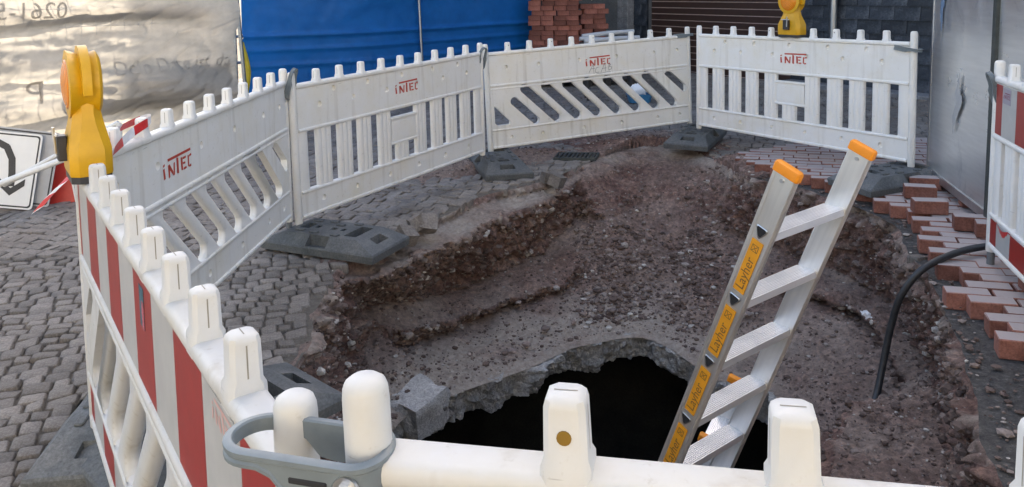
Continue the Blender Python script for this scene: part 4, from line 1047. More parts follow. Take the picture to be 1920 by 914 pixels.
# ================================================================== WARNING LAMPS
def lamp(panel_, u, label, group):
    pm = panel_.matrix_basis
    t = thing('warning_lamp', label, 'warning lamp', pm @ Vector((u*S, 0, 0.922)), panel_.rotation_euler, group)
    def rr(w, d, z, c): return [(x, y, z) for x, y in octa(w, d, c)]
    b = MB(); b.loft([rr(.112, .058, .022, .022), rr(.116, .060, .03, .024), rr(.116, .060, .105, .024), rr(.105, .055, .135, .026), rr(.082, .045, .185, .026), rr(.075, .040, .215, .024), rr(.07, .038, .25, .02)])
    body = obj('lamp_body', b.mesh('lamp_body', [M['yellow']], 35), t)
    b = MB(); b.loft([rr(.110, .057, 0.0, .022), rr(.110, .057, .022, .022)]); obj('base_plate', b.mesh('base_plate', [M['black']], 35), t)
    # round housing, axis along Y, with flared collar at the front and back
    zc = 0.305; prof = [(.088, .046), (.100, .040), (.104, .036), (.098, .018), (.092, .0), (.098, -.018), (.106, -.040), (.108, -.046), (.100, -.048)]
    b = MB(); b.loft([[(r_*math.sin(a*math.pi/18), y, zc+r_*math.cos(a*math.pi/18)) for a in range(36)] for r_, y in prof]); obj('lens_housing', b.mesh('lens_housing', [M['yellow']], 40), t)
    # raised rib (carrying handle) over the housing
    rp = []
    for k in range(17):
        a = R(-105+210*k/16); rp.append((math.sin(a), math.cos(a)))
    b = MB(); b.loft([[(.094*sx, -.016, zc+.094*cz), (.121*sx, -.013, zc+.121*cz), (.121*sx, .013, zc+.121*cz), (.094*sx, .016, zc+.094*cz)] for sx, cz in rp]); obj('handle_rib', b.mesh('handle_rib', [M['yellow']], 40), t)
    for s in (-1,):
        b = MB(); prof = [(.0, -.062), (.03, -.061), (.055, -.057), (.075, -.051), (.088, -.044), (.090, -.036)]
        b.loft([[(max(r_, .0005)*math.sin(a*math.pi/18), y*(1 if s < 0 else -1), max(r_, .0005)*math.cos(a*math.pi/18)) for a in range(36)] for r_, y in prof], cap1=False)
        obj('lens', b.mesh('lens', [M['lens']], 60), t, (0, 0, zc))
    b = MB(); b.box(-.028, .028, -.085, -.056, .065, .145, .004); lk = obj('lock_box', b.mesh('lock_box', [M['black']], 30), t)
    b = MB(); b.tube([(-.038, -.088, .15), (.038, -.088, .15)], .004, 8); b.tube([(.02, -.090, .09), (.026, -.094, .175)], .0045, 8); obj('hasp', b.mesh('hasp', [M['zinc']], 40), lk)
    return t
lamp(PA, 5.0, 'amber warning lamp facing the viewer on the far right barrier', 'warning lamps')
lamp(PE, 0.95, 'yellow warning lamp seen edge-on at the far left of the striped barrier', 'warning lamps')

# ================================================================== LADDERS
def text_mesh(name, s, size, mat, mirror=False):
    cu = bpy.data.curves.new(name, 'FONT'); cu.body = s; cu.size = size; cu.align_x = 'CENTER'; cu.align_y = 'CENTER'; cu.resolution_u = 3
    o = bpy.data.objects.new(name, cu); col.objects.link(o); dg = bpy.context.evaluated_depsgraph_get()
    me = bpy.data.meshes.new_from_object(o.evaluated_get(dg)); bpy.data.objects.remove(o); bpy.data.curves.remove(cu)
    if mirror:
        for v in me.vertices: v.co.x = -v.co.x
    me.materials.clear(); me.materials.append(mat); me.name = name; return me
def ladder(label, P, down, wide, rungs_down, up_ext, rail_d=0.088, stickers=True, n0=0):
    """P: front lower corner of the first step at the near rail; down: one rung; wide: rail to rail"""
    P, down, wide = Vector(P), Vector(down), Vector(wide)
    sp = down.length; ez = -down.normalized(); ex = (wide-ez*wide.dot(ez)).normalized(); ey = ez.cross(ex)
    if ey.y < 0: ey = -ey          # ey points away from the viewer side
    ex = ey.cross(ez)
    m = Matrix((ex, ey, ez)).transposed()
    nlow = rungs_down
    base = P+down*(nlow+0.5)
    t = thing('ladder', label, 'ladder', base, m.to_euler(), None)
    W = wide.length; H0, H1 = 0.0, sp*(nlow+0.5)+up_ext
    fy0, fy1 = -0.004, rail_d-0.004; th = 0.026
    for s in (0, 1):
        x0 = -th if s == 0 else W; x1 = x0+th
        b = MB(); poly = [(x0, fy0+.006), (x0+.006, fy0), (x1-.006, fy0), (x1, fy0+.006), (x1, fy1-.006), (x1-.006, fy1), (x0+.006, fy1), (x0, fy1-.006)]
        b.loft([[(x, y, z) for x, y in poly] for z in (H0, H1)])
        if s == 0:   # raised edge beads of the outer web
            for yy in (fy0+.005, fy1-.016): b.box(x0-.0025, x0+.001, yy, yy+.011, H0, H1-.002)
        rail = obj('rail', b.mesh('rail', [M['alu']], 40), t)
        b = MB()
        poly2 = lambda e: [(x0-e, fy0-e+.006), (x0-e+.006, fy0-e), (x1+e-.006, fy0-e), (x1+e, fy0-e+.006), (x1+e, fy1+e-.006), (x1+e-.006, fy1+e), (x0-e+.006, fy1+e), (x0-e, fy1+e-.006)]
        b.loft([[(x, y, H1+z) for x, y in poly2(e)] for e, z in ((.0035, -.022), (.0035, .004), (.001, .010), (-.004, .012))])
        obj('end_cap', b.mesh('end_cap', [M['orange']], 40), t)
        b = MB(); b.tube([(x0-.0045, (fy0+fy1)/2, H1-.04), (x0+.002, (fy0+fy1)/2, H1-.04)], .007, 10); obj('rivet', b.mesh('rivet', [M['zinc']], 40), t)
        if s == 0:
            for k in range(nlow+1):
                z = H1-up_ext-k*sp+.02; yc = (fy0+fy1)/2-.0; R0 = .019
                tri = [(yc+R0*1.05*math.sin(a), z+R0*1.15*math.cos(a)) for a in (R(60), R(180), R(300))]
                def rounded(sc):
                    out = []; cz_ = z
                    for i in range(3):
                        ax, az = tri[i]; ax = yc+(ax-yc)*sc; az = z+(az-z)*sc
                        for j in range(5):
                            a = R(60+120*i-60+30*j); out.append((ax+.006*math.sin(a), az+.006*math.cos(a)))
                    return out
                b = MB(); o_, i_ = rounded(1.0), rounded(0.72)
                b.loft([[(x0-.0035, y, zz) for y, zz in o_], [(x0-.0055, y, zz) for y, zz in i_], [(x0+.010, y, zz) for y, zz in i_]], cap0=False, cap1=False)
                sk = obj('step_socket', b.mesh('step_socket', [M['zinc']], 40), t)
                b = MB(); b.add([(x0-.0030, y, zz) for y, zz in i_], [tuple(range(len(i_)))]); obj('socket_opening', b.mesh('socket_opening', [M['dark']]), sk)
                if stickers and k < nlow+1:
                    b = MB(); b.box(x0-.0030, x0-.0020, yc-.025, yc+.020, z-sp*.87, z-sp*.13); sk = obj('sticker', b.mesh('sticker', [M['sticker']]), t)
                    tm = text_mesh('brand_print', 'Layher', .046, M['ink']); o = obj('brand_print', tm, sk, (x0-.0034, yc-.003, z-sp*.60))
                    o.matrix_local = Matrix.Translation((x0-.0034, yc-.0, z-sp*.60)) @ Matrix(((0, 0, -1), (0, -1, 0), (1, 0, 0))).transposed().to_4x4() if False else \
                        Matrix.Translation((x0-.0034, yc-.002, z-sp*.60)) @ Matrix(((0, 0, -1), (0, 1, 0), (1, 0, 0))).to_4x4()
                    b = MB(); zz = z-sp*.24
                    for (a0, a1, b0, b1) in ((-.013, .013, -.013, -.011), (-.013, .013, .011, .013), (-.013, -.011, -.011, .011), (.011, .013, -.011, .011)):
                        b.add([(x0-.0034, yc-.002+a0, zz+b0), (x0-.0034, yc-.002+a1, zz+b0), (x0-.0034, yc-.002+a1, zz+b1), (x0-.0034, yc-.002+a0, zz+b1)], [(0, 1, 2, 3)])
                    for sg in (-1, 1):
                        b.add([(x0-.0035, yc-.002-.011*sg, zz-.011), (x0-.0035, yc-.002-.008*sg, zz-.011), (x0-.0035, yc-.002+.011*sg, zz+.011), (x0-.0035, yc-.002+.008*sg, zz+.011)], [(0, 1, 2, 3)])
                    obj('emblem', b.mesh('emblem', [M['ink']]), sk)
    # horizontal treads: their own frame is tilted back to level
    lv = Vector((0, 0, 1)); hx = ex; hy = lv.cross(hx).normalized(); hz = hx.cross(hy)
    mi = m.transposed(); hm = (mi @ Matrix((hx, hy, hz)).transposed())
    D = rail_d/abs(hy.dot(ey))*0.90
    prof = [(0, .0), (.004, -.002), (.004, .026)]
    top = []
    nr = 9
    for k in range(nr):
        a = .004+(D-.008)*k/nr; w = (D-.008)/nr; top += [(a+w*.12, .026), (a+w*.2, .0285), (a+w*.8, .0285), (a+w*.88, .026)]
    poly = [(0, 0), (0, .025)]+top+[(D, .025), (D, 0), (D-.004, 0), (D-.004, .020), (.004, .020), (.004, 0)]
    b = MB(); b.loft([[(x, y, z) for y, z in poly] for x in (0.0, W)]); TREAD = b.mesh('tread', [M['alu_step']], 30)
    for k in range(nlow+1):
        o = obj('tread', TREAD, t); o.matrix_local = Matrix.Translation((0, 0.0, H1-up_ext-k*sp)) @ hm.to_4x4()
    return t
ladder('aluminium ladder with orange end caps standing in the pit', (0.843, 2.484, 0.767), (-0.0598, 0.0855, -0.2598), (0.3325, 0.2605, 0.0), 9, 0.255)
ladder('second ladder down in the dark hole, only an orange cap showing', (0.85, 3.37, -0.64), (-0.05, 0.085, -0.262), (0.20, 0.37, 0.0), 6, 0.25)

# ================================================================== HOSE, PAPER, BLOCKS IN THE PIT
def smooth_path(pts, n=60):
    A = np.array(pts, float); d = np.concatenate([[0], np.cumsum(np.linalg.norm(np.diff(A, axis=0), axis=1))])
    s = np.linspace(0, d[-1], n); i = np.clip(np.searchsorted(d, s, side='right')-1, 0, len(A)-2)
    u = ((s-d[i])/(d[i+1]-d[i]))[:, None]; p1, p2 = A[i], A[i+1]; p0, p3 = A[np.maximum(i-1, 0)], A[np.minimum(i+2, len(A)-1)]
    m1, m2 = (p2-p0)/2, (p3-p1)/2
    return ((2*u**3-3*u**2+1)*p1+(u**3-2*u**2+u)*m1+(-2*u**3+3*u**2)*p2+(u**3-u**2)*m2).tolist()
b = MB(); b.tube(smooth_path([(1.86, 3.94, -0.66), (1.93, 4.02, -0.58), (1.985, 4.07, -0.42), (2.03, 4.09, -0.22), (2.07, 4.07, -0.05), (2.16, 4.05, 0.09), (2.33, 4.09, 0.155), (2.52, 4.15, 0.175), (2.75, 4.2, 0.17), (3.3, 4.1, 0.17)], 90), 0.0185, 14)
tag(obj('hose', b.mesh('hose', [M['hose']], 60)), 'black hose hanging over the right rim down into the pit', 'hose')
bm = bmesh.new(); bmesh.ops.create_grid(bm, x_segments=6, y_segments=6, size=0.028)
for v in bm.verts: v.co.z = rng.uniform(-.018, .018); v.co.x += rng.uniform(-.008, .008)
tag(obj('paper_scrap', bm_mesh(bm, 'paper_scrap', [M['paper']]), None, (2.25, 4.86, -0.50), (0.5, 0.2, 0.3)), 'crumpled white paper scrap lying on the dark soil by the hose', 'litter')
def chunk(name, label, cat, loc, dims, rot, mat, group=None, seed=3, amp=0.02):
    bm = bmesh.new(); bmesh.ops.create_cube(bm, size=1.0); bmesh.ops.subdivide_edges(bm, edges=bm.edges, cuts=7, use_grid_fill=True)
    P = np.array([v.co[:] for v in bm.verts])*np.array(dims); dn_ = fbm(P+seed*3.1, 0.09, 3, seed)*amp
    n_ = P/np.linalg.norm(P, axis=1, keepdims=True)
    for v, p, d_, q in zip(bm.verts, P, dn_, n_): v.co = Vector(p+q*d_)
    return tag(obj(name, bm_mesh(bm, name, [mat], 35), None, loc, rot), label, cat, group)
chunk('concrete_block', 'squared grey concrete block half buried at the left of the dark hole', 'block', (-0.57, 4.46, -0.88), (0.28, 0.22, 0.22), (0.06, -0.12, 0.95), M['concrete_pale'], amp=0.05)
big = [(0.22, 5.35, -.80), (0.08, 5.15, -.82), (-0.02, 5.05, -.82), (1.02, 5.85, -.72), (0.92, 5.72, -.75), (1.22, 5.75, -.74), (0.62, 5.75, -.77), (0.72, 5.6, -.78), (1.32, 5.6, -.77), (-0.3, 4.95, -.79), (0.42, 5.45, -.8), (1.12, 6.6, -.42), (1.05, 5.6, -.79)]
for i, (x, y, z) in enumerate(big):
    V, Fs = rock(40+i, 2); b = MB(); s = rng.uniform(.022, .040); b.add([(a*s, c*s, d*s) for a, c, d in V], Fs)
    tag(obj('stone', b.mesh('stone', [M['rock']], 40), None, (x, y, z+.01), (0, 0, rng.random()*6)), 'fist-sized stone lying on the rubble floor of the pit', 'stone', 'larger stones on the pit floor')
# kicked-out cobbles at the broken edge
for i, (x, y, rz, lab) in enumerate([(0.30, 6.50, .4, 'loose pale cobble tipped over at the pit edge by the foot near the drain'), (0.36, 6.36, 1.1, 'loose cobble lying below the paving edge between foot and drain'), (-0.70, 5.02, .8, 'loose grey cobble wedged beside the rubber foot at the pit corner'), (-0.58, 5.22, .2, 'broken cobble loose on the rim right of the corner foot'), (-.66, 5.2, 1.9, 'small broken cobble behind the corner foot on the rim')]):
    chunk('loose_cobble', lab, 'cobble', (x, y, gz(x)+0.0+.01*i), (.115, .10, .09), (.3*i, .2, rz), M['cobble'], 'loose cobbles at the rim', 60+i, .02)

# drain grate
t = thing('drain_grate', 'small dark iron drain grate set in the cobbles beyond the pit', 'drain', (0.60, 7.30, gz(.6)+.016), (0, -.03, R(-14)))
b = MB(); 
for x0, x1, y0, y1 in ((-.2, .2, -.13, -.11), (-.2, .2, .11, .13), (-.2, -.18, -.11, .11), (.18, .2, -.11, .11)): b.box(x0, x1, y0, y1, -.03, .0, .003)
obj('frame', b.mesh('frame', [M['iron']]), t)
q = MB(); q.box(-.012, .012, -.11, .11, -.025, -.002, .002); bar_ = q.mesh('bar', [M['iron']])
for k in range(9): obj('bar', bar_, t, (-.155+k*.039, 0, 0))
q = MB(); q.box(-.18, .18, -.11, .11, -.05, -.04); obj('gully', q.mesh('gully', [M['dark']]), t)

# ================================================================== STEEL CABINET
t = thing('steel_cabinet', 'tall bare steel cabinet standing on loose bricks at the right', 'cabinet', (3.07, 5.75, 0.20), (0, 0, R(-102.8)))
# local X runs towards the viewer along the visible face, local -Y... the body lies on +Y (away from the pit)
CABH = 2.35
def sheet_panel(u0, u1, name):
    n = 24; mm = 36; b = MB(); V = []; Fs = []
    for j in range(mm+1):
        for i in range(n+1):
            u = u0+(u1-u0)*i/n; z = 0.06+(CABH-0.06)*j/mm
            e = min(i, n-i)/n*2*min(j, mm-j)/mm*2
            V.append((u, -0.0+0.010*math.sin(u*5.1+z*1.7)*e+0.006*math.sin(z*4.3-u*2)*e, z))
    for j in range(mm):
        for i in range(n): a = j*(n+1)+i; Fs.append((a, a+1, a+n+2, a+n+1))
    b.add(V, Fs); return obj(name, b.mesh(name, [M['steel']], 180), t)
b = MB(); b.box(0.006, 3.2, 0.012, 1.6, 0.06, CABH-.002); obj('cabinet_body', b.mesh('cabinet_body', [M['steel_trim']]), t)
sheet_panel(0.03, 1.235, 'side_sheet'); sheet_panel(1.285, 2.5, 'side_sheet')
b = MB(); b.box(0.0, 0.03, -0.004, 1.602, 0.06, CABH, .003); obj('corner_strip', b.mesh('corner_strip', [M['steel_trim']]), t)
b = MB(); b.box(1.235, 1.285, -0.022, 0.006, 0.0, CABH, .004); obj('seam_strip', b.mesh('seam_strip', [M['iron']]), t)
b = MB(); b.box(-0.004, 3.2, -0.010, 1.6, 0.0, 0.06, .004); obj('base_rail', b.mesh('base_rail', [M['zinc']]), t)
q = MB(); q.tube([(0, 0, 0), (0, -.004, 0)], .006, 8); RV = q.mesh('rivet', [M['zinc']])
for k in range(9):
    for u in (0.045, 1.215, 1.31): obj('rivet', RV, t, (u, -0.002, 0.1+k*0.27))
sm = simple_mat('blue_paint_smear', (0.16, 0.24, 0.36), .6, .4, 40)
b = MB(); pts = []
for k in range(28):
    a = 2*math.pi*k/28; r_ = 1+0.35*math.sin(3*a+1)+.2*math.sin(7*a); pts.append((0.33+0.055*r_*math.cos(a), 1.22+0.20*r_*math.sin(a)))
b.add([(u, -0.014, z) for u, z in pts], [tuple(range(28))])
obj('paint_smear', b.mesh('paint_smear', [sm]), t, (-.06, 0, .12)); obj('paint_smear', b.mesh('paint_smear', [M['sign_grey']]), t, (.06, -.001, -.22), (0, .3, 0), (1, 1, .8))
# bricks pushed under and along the cabinet
q = MB(); q.box(-.10, .10, -.05, .05, 0, .085, .004); LB = [q.mesh('loose_brick', [M['paver']])]
loose = [(2.93, 5.50, -20), (2.78, 5.28, -22), (2.66, 4.93, -14), (2.72, 4.56, -24), (2.77, 4.42, -20), (2.66, 3.98, -12), (2.52, 3.62, -17), (3.02, 5.02, -20), (2.98, 4.72, -20)]
labs = ['loose red brick at the far foot of the steel cabinet', 'loose weathered brick, second from the far foot of the cabinet', 'large-looking clean red brick under the cabinet seam', 'pinkish brick lying just in front of the cabinet seam', 'loose brick tucked behind the foot of the right-hand barrier', 'red brick under the pin of the right-hand barrier, beside the hose', 'loose red brick nearest the right edge, beyond the hose', 'brick wedged under the far half of the steel cabinet', 'brick wedged under the near half of the steel cabinet']
for (x, y, a), lb in zip(loose, labs):
    tag(obj('loose_brick', LB[0], None, (x, y, gz(x)+0.062), (rng.uniform(-.03, .03), -.03+rng.uniform(-.02, .02), R(a+rng.uniform(-6, 6)))), lb, 'brick', 'loose bricks by the cabinet')

# ================================================================== CREAM BANNER FENCE (left)
FA, FB = Vector((-6.9, 5.1)), Vector((-3.37, 9.72)); FL = (FB-FA).length; FH = math.atan2(FB.y-FA.y, FB.x-FA.x)
t = thing('banner_fence', 'wire fence hung with a wrinkled cream banner, sunlit from behind', 'fence', (FA.x, FA.y, gz(FA.x)), (0, 0, FH))
def fold(u, z):
    z = np.asarray(z, float); u = np.asarray(u, float)
    f = 0.085*np.sin(z*5.2+1.1*np.sin(u*1.15)+0.35*u)*(0.5+0.5*np.sin(u*0.8+1)**2)
    f += 0.030*np.sin(z*13+1.6*np.sin(u*2.1+z)+u*0.6)
    P = np.stack([u*0.6, z*2.2, 0*u], -1).reshape(-1, 3)
    f += (fbm(P, 0.5, 4, 201).reshape(u.shape))*0.045+((1-2*np.abs(fbm(P*np.array([.6, 1.3, 1]), 0.33, 3, 205))).reshape(u.shape))*0.018
    Q = np.stack([u+0.7*z, z-0.5*u, 0*u], -1).reshape(-1, 3)*np.array([.5, 1.6, 1])
    f += ((1-2*np.abs(fbm(Q, 0.30, 3, 209)))**3).reshape(u.shape)*0.030+fbm(Q, 0.09, 3, 211).reshape(u.shape)*0.012
    return f
us = np.linspace(0.02, FL-0.05, 260); zs_ = np.linspace(0.10, 2.15, 130); U, Zg = np.meshgrid(us, zs_, indexing='ij')
Pg = np.stack([U, -0.06+fold(U, Zg), Zg], -1)
me = grid_mesh('banner', Pg, False, [M['tarp']]); fix(me, 180); obj('banner', me, t)
def banner_print(s, u, z, size, mirror=True):
    tm = text_mesh('banner_print', s, size, M['tarp_print'], mirror)
    bm = bmesh.new(); bm.from_mesh(tm); bmesh.ops.subdivide_edges(bm, edges=bm.edges, cuts=2, use_grid_fill=True); bmesh.ops.triangulate(bm, faces=bm.faces); bm.to_mesh(tm); bm.free()
    co = np.array([v.co[:] for v in tm.vertices]); uu, zz = co[:, 0]+u, co[:, 1]+z
    yy = -0.06+fold(uu, zz)-0.006
    for v, a, b_, c_ in zip(tm.vertices, uu, yy, zz): v.co = (a, b_, c_)
    obj('banner_print', tm, t)
banner_print('0261-5753', 3.3, 1.62, 0.24); banner_print('Dein Date ist da', 4.95, 0.98, 0.22, False); banner_print('Mentap', 2.75, 0.74, 0.22, False)
banner_print('P', 3.45, 0.80, 0.34)
b = MB()
for u in (0.0, FL/2-.03, FL/2+.03, FL-.02): b.tube([(u, 0.05, 0.05), (u, 0.05, 2.05)], .021, 10)
for u0, u1 in ((0, FL/2-.03), (FL/2+.03, FL-.02)):
    for z in (0.14, 2.02): b.tube([(u0, .05, z), (u1, .05, z)], .019, 8)
obj('frame', b.mesh('frame', [M['scaffold']], 40), t)
q = MB(); q.tube([(0, .05, .14), (0, .05, 2.02)], .0022, 5); WR = q.mesh('wire', [M['zinc']])
for k in range(1, 38): obj('wire', WR, t, (k*FL/38, 0, 0))
q = MB(); q.tube([(0, .055, 0), (FL-.04, .055, 0)], .0025, 5); WH = q.mesh('wire', [M['zinc']])
for z in (0.55, 1.0, 1.45, 1.8): obj('wire', WH, t, (0, 0, z))
q = MB(); q.box(-.35, .35, -.08, .18, 0, .12, .015); FT = q.mesh('concrete_foot', [M['grey_block']])
for u in (0.0, FL/2, FL): obj('concrete_foot', FT, t, (u, 0.02, 0), (0, 0, R(90)))
for i, (u0, u1, z, hgt, yo, tl) in enumerate(((1.5, 5.4, 1.42, .17, .22, -.02), (0.8, 4.6, 1.22, .05, .20, .03), (4.0, 5.7, 0.62, .45, .25, .02), (1.6, 5.6, .46, .16, .3, -0.03))):  # unseen planks added behind the banner to cast dark bands on it
    q = MB(); q.box(u0, u1, .075, .095+yo*.05, 0, hgt, .004)
    o = obj('shadow_plank', q.mesh('shadow_plank', [M['timber']]), None, tuple(t.matrix_basis @ Vector((0, 0, z))), (0, tl, FH))
    tag(o, ('widest added plank behind the banner, casting the dark band near its top', 'thin added plank shading the left of the banner', 'short tilted plank added to shade the right end of the banner', 'lowest added plank behind the banner, shading it near the ground')[i], 'plank', 'unseen planks added behind the cream banner to cast bands')
tag(obj('timber_beam', (lambda b: (b.box(-.95, .95, -.05, .05, 0, .11, .006), b.mesh('timber_beam', [M['timber']]))[1])(MB()), None, (-4.25, 7.62, gz(-4.25)), (0, 0, R(52))), 'dark timber beam on the ground along the foot of the cream banner', 'beam')

# ================================================================== BLUE SHEETED SCAFFOLD
BA, BB = Vector((-3.47, 10.15)), Vector((0.36, 13.35)); BL = (BB-BA).length; BH = math.atan2(BB.y-BA.y, BB.x-BA.x)
SCH = 12.0
t = thing('sheeted_scaffold', 'scaffold closed with a bright blue sheet behind the barriers', 'scaffold', (BA.x, BA.y, gz(BA.x)), (0, 0, BH))
us = np.linspace(0.0, BL, 200); zs_ = np.concatenate([np.linspace(0.05, 2.4, 90), np.linspace(2.6, SCH, 40)])
U, Zg = np.meshgrid(us, zs_, indexing='ij')
def bfold(U, Z):
    P = np.stack([U*0.7, Z, 0*U], -1).reshape(-1, 3)
    f = 0.022*np.sin(U*2.2+0.7*np.sin(Z*1.4))+fbm(P, 0.7, 4, 221).reshape(U.shape)*0.05
    for zr, a in ((1.12, .05), (0.93, .035), (0.72, .03)): f = f-a*np.exp(-((Z-zr+0.02*np.sin(U*.9))/0.022)**2)
    up = np.abs(((U*6.3) % 1)-.5); f = f-0.012*np.exp(-(up/.07)**2)*(Z < 0.75)
    return f
Pg = np.stack([U+0.02*np.sin(Zg*5)*(U > BL-.05), -0.02+bfold(U, Zg), Zg], -1)
me = grid_mesh('blue_sheet', Pg, False, [M['blue_sheet']]); fix(me, 180); obj('sheet', me, t)
q = MB(); q.tube([(0, 0.12, 0), (0, 0.12, SCH)], .024, 10); PO = q.mesh('standard', [M['scaffold']], 40)
for u in (-.06, 2.6, BL): obj('standard', PO, t, (u, 0, 0))
q = MB(); q.tube([(2.72, -0.075, 0.0), (2.62, -0.085, 2.5)], .02, 10); obj('standard', q.mesh('standard', [M['scaffold']], 40), t)
q = MB(); q.tube([(-.15, .12, 0), (BL+.1, .12, 0)], .022, 10); LE = q.mesh('ledger', [M['scaffold']], 40)
for z in (1.12, 0.78, 2.2, 4.2, 6.2, 8.2, 10.2): obj('ledger', LE, t, (0, 0, z))
# unseen house behind the scaffold, shaped to shade the pit and spare the banner
t = thing('shading_house', 'unseen house behind the blue sheeted scaffold, shaped to block the sun', 'house', (BA.x, BA.y, gz(BA.x)), (0, 0, BH))
inv_ = Matrix.Rotation(-BH, 3, 'Z')
fp = [tuple((inv_ @ Vector((x-BA.x, y-BA.y, 0)))[:2]) for x, y in ((-3.62, 10.75), (1.2, 14.6), (6.0, 17.2), (6.0, 22.0), (-2.4, 22.0))]
b = MB(); b.prism(fp, 2, 0, 12.4); obj('wall', b.mesh('wall', [M['wall_plain']]), t)
b = MB(); cxm = sum(p[0] for p in fp)/5; cym = sum(p[1] for p in fp)/5
b.loft([[(cxm+(x-cxm)*1.03, cym+(y-cym)*1.03, 12.4) for x, y in fp], [(cxm+(x-cxm)*.35, cym+(y-cym)*.35, 14.6) for x, y in fp]]); obj('roof', b.mesh('roof', [M['slate']]), t)
# things in the gap between banner and blue sheet
b = MB(); b.tube([(-3.34, 9.86, -.1), (-3.46, 9.84, 2.4)], .024, 10); tag(obj('scaffold_pole', b.mesh('scaffold_pole', [M['scaffold']], 40)), 'leaning steel pole in the gap between cream banner and blue sheet', 'pole')
b = MB(); b.tube(smooth_path([(-3.48, 10.0, -.1), (-3.40, 9.98, .3), (-3.36, 9.98, .6), (-3.44, 10.0, .95)], 24), .035, 10); tag(obj('yellow_pipe', b.mesh('yellow_pipe', [M['yellow_hose']], 60)), 'yellow corrugated pipe beside the leaning pole', 'pipe')

# ================================================================== BRICK PILE
q = MB(); q.box(-.098, .098, -.048, .048, 0, .078, .003); PB_ME = q.mesh('stacked_brick', [M['brick']])
def stack(x0, y0, ang, cols, rows_, depth, label, z0=0.12, jit=0.012):
    ca, sa = math.cos(ang), math.sin(ang)
    for r_ in range(rows_):
        for c_ in range(cols):
            for d_ in range(depth):
                if r_ == rows_-1 and rng.random() < .12: continue
                u = c_*.203+(.05 if r_ % 3 == 1 else 0)+rng.uniform(-jit, jit); v = d_*.101+rng.uniform(-jit, jit)
                x, y = x0+u*ca-v*sa, y0+u*sa+v*ca
                tag(obj('stacked_brick', PB_ME, None, (x, y, gz(x0)+z0+r_*.0795), (0, 0, ang+rng.uniform(-.07, .07))), label, 'brick', label)
stack(0.38, 12.75, R(-6), 4, 18, 2, 'red brick in the taller stack beside the blue sheet')
stack(1.20, 12.62, R(6), 2, 15, 3, 'red brick in the lower stack left of the grey pillar')
for x, y, a, lab in ((0.80, 12.75, -6, 'wooden pallet under the taller brick stack'), (1.50, 12.66, 6, 'wooden pallet under the lower brick stack')):
    t = thing('pallet', lab, 'pallet', (x, y, gz(x)), (0, 0, R(a)))
    for k in range(4):
        q = MB(); q.box(-.5, .5, -.22+k*.15, -.10+k*.15, .095, .117, .003); obj('board', q.mesh('board', [M['timber']]), t)
    for k in (-.45, 0, .45):
        q = MB(); q.box(k-.05, k+.05, -.2, .35, 0, .095, .003); obj('bearer', q.mesh('bearer', [M['timber']]), t)
bm = bmesh.new(); bmesh.ops.create_grid(bm, x_segments=40, y_segments=20, size=0.5)
for v in bm.verts:
    x, y = v.co.x*1.0, v.co.y*0.36; e = max(0, abs(y)-.13)+max(0, abs(x)-.42)
    v.co = (x, y, .012+.014*math.sin(x*17+y*9)+.012*math.sin(y*31)-e*1.4)
tag(obj('cover_sheet', bm_mesh(bm, 'cover_sheet', [M['plank_cream']], 180), None, (0.80, 12.78, gz(.8)+.12+18*.0795), (0, 0, R(-6))), 'pale cover sheet lying on the taller brick stack', 'sheet')
pipes = [((0.98, 10.95, .93), (1.72, 11.1, .985), .033, 'upper grey plastic pipe lying behind the scrawled barrier'), ((1.0, 10.85, .865), (1.78, 10.98, .905), .033, 'lower grey plastic pipe lying behind the scrawled barrier'), ((0.94, 10.9, .90), (1.45, 11.02, .86), .03, 'short grey plastic pipe crossing under the other two pipes')]
for a, c_, r_, lab in pipes:
    b = MB(); b.tube([a, tuple((a[i]+c_[i])/2+(.01 if i == 2 else 0) for i in range(3)), c_], [r_, r_, r_*.95], 12); tag(obj('plastic_pipe', b.mesh('plastic_pipe', [M['pvc']], 50)), lab, 'pipe', 'grey pipes behind the barrier')
t = thing('crate_stack', 'dark trestle carrying the grey plastic pipes', 'trestle', (1.35, 11.0, gz(1.35)))
for x in (-.3, .3):
    for y in (-.12, .12):
        q = MB(); q.tube([(x, y*1.4, 0), (x, y*.4, .78)], .02, 8); obj('leg', q.mesh('leg', [M['timber']], 40), t)
q = MB(); q.box(-.4, .4, -.09, .09, .76, .80, .004); obj('top_board', q.mesh('top_board', [M['timber']]), t)
t = thing('tub', 'small blue tub with a white bundle on the street behind the slots', 'tub', (1.72, 10.6, gz(1.72)))
b = MB(); b.loft([[(x*s, y*s, z) for x, y in octa(.16, .12, .03)] for s, z in ((.85, 0), (1, .10), (1.06, .10), (1.06, .115), (.97, .115), (.85, .03))]); obj('tub_body', b.mesh('tub_body', [M['blue_plastic']], 30), t)
V, Fs = rock(77, 3); b = MB(); b.add([(a*.11, c*.09, d*.17+.17) for a, c, d in V], Fs); obj('bundle', b.mesh('bundle', [M['paper']], 60), t)

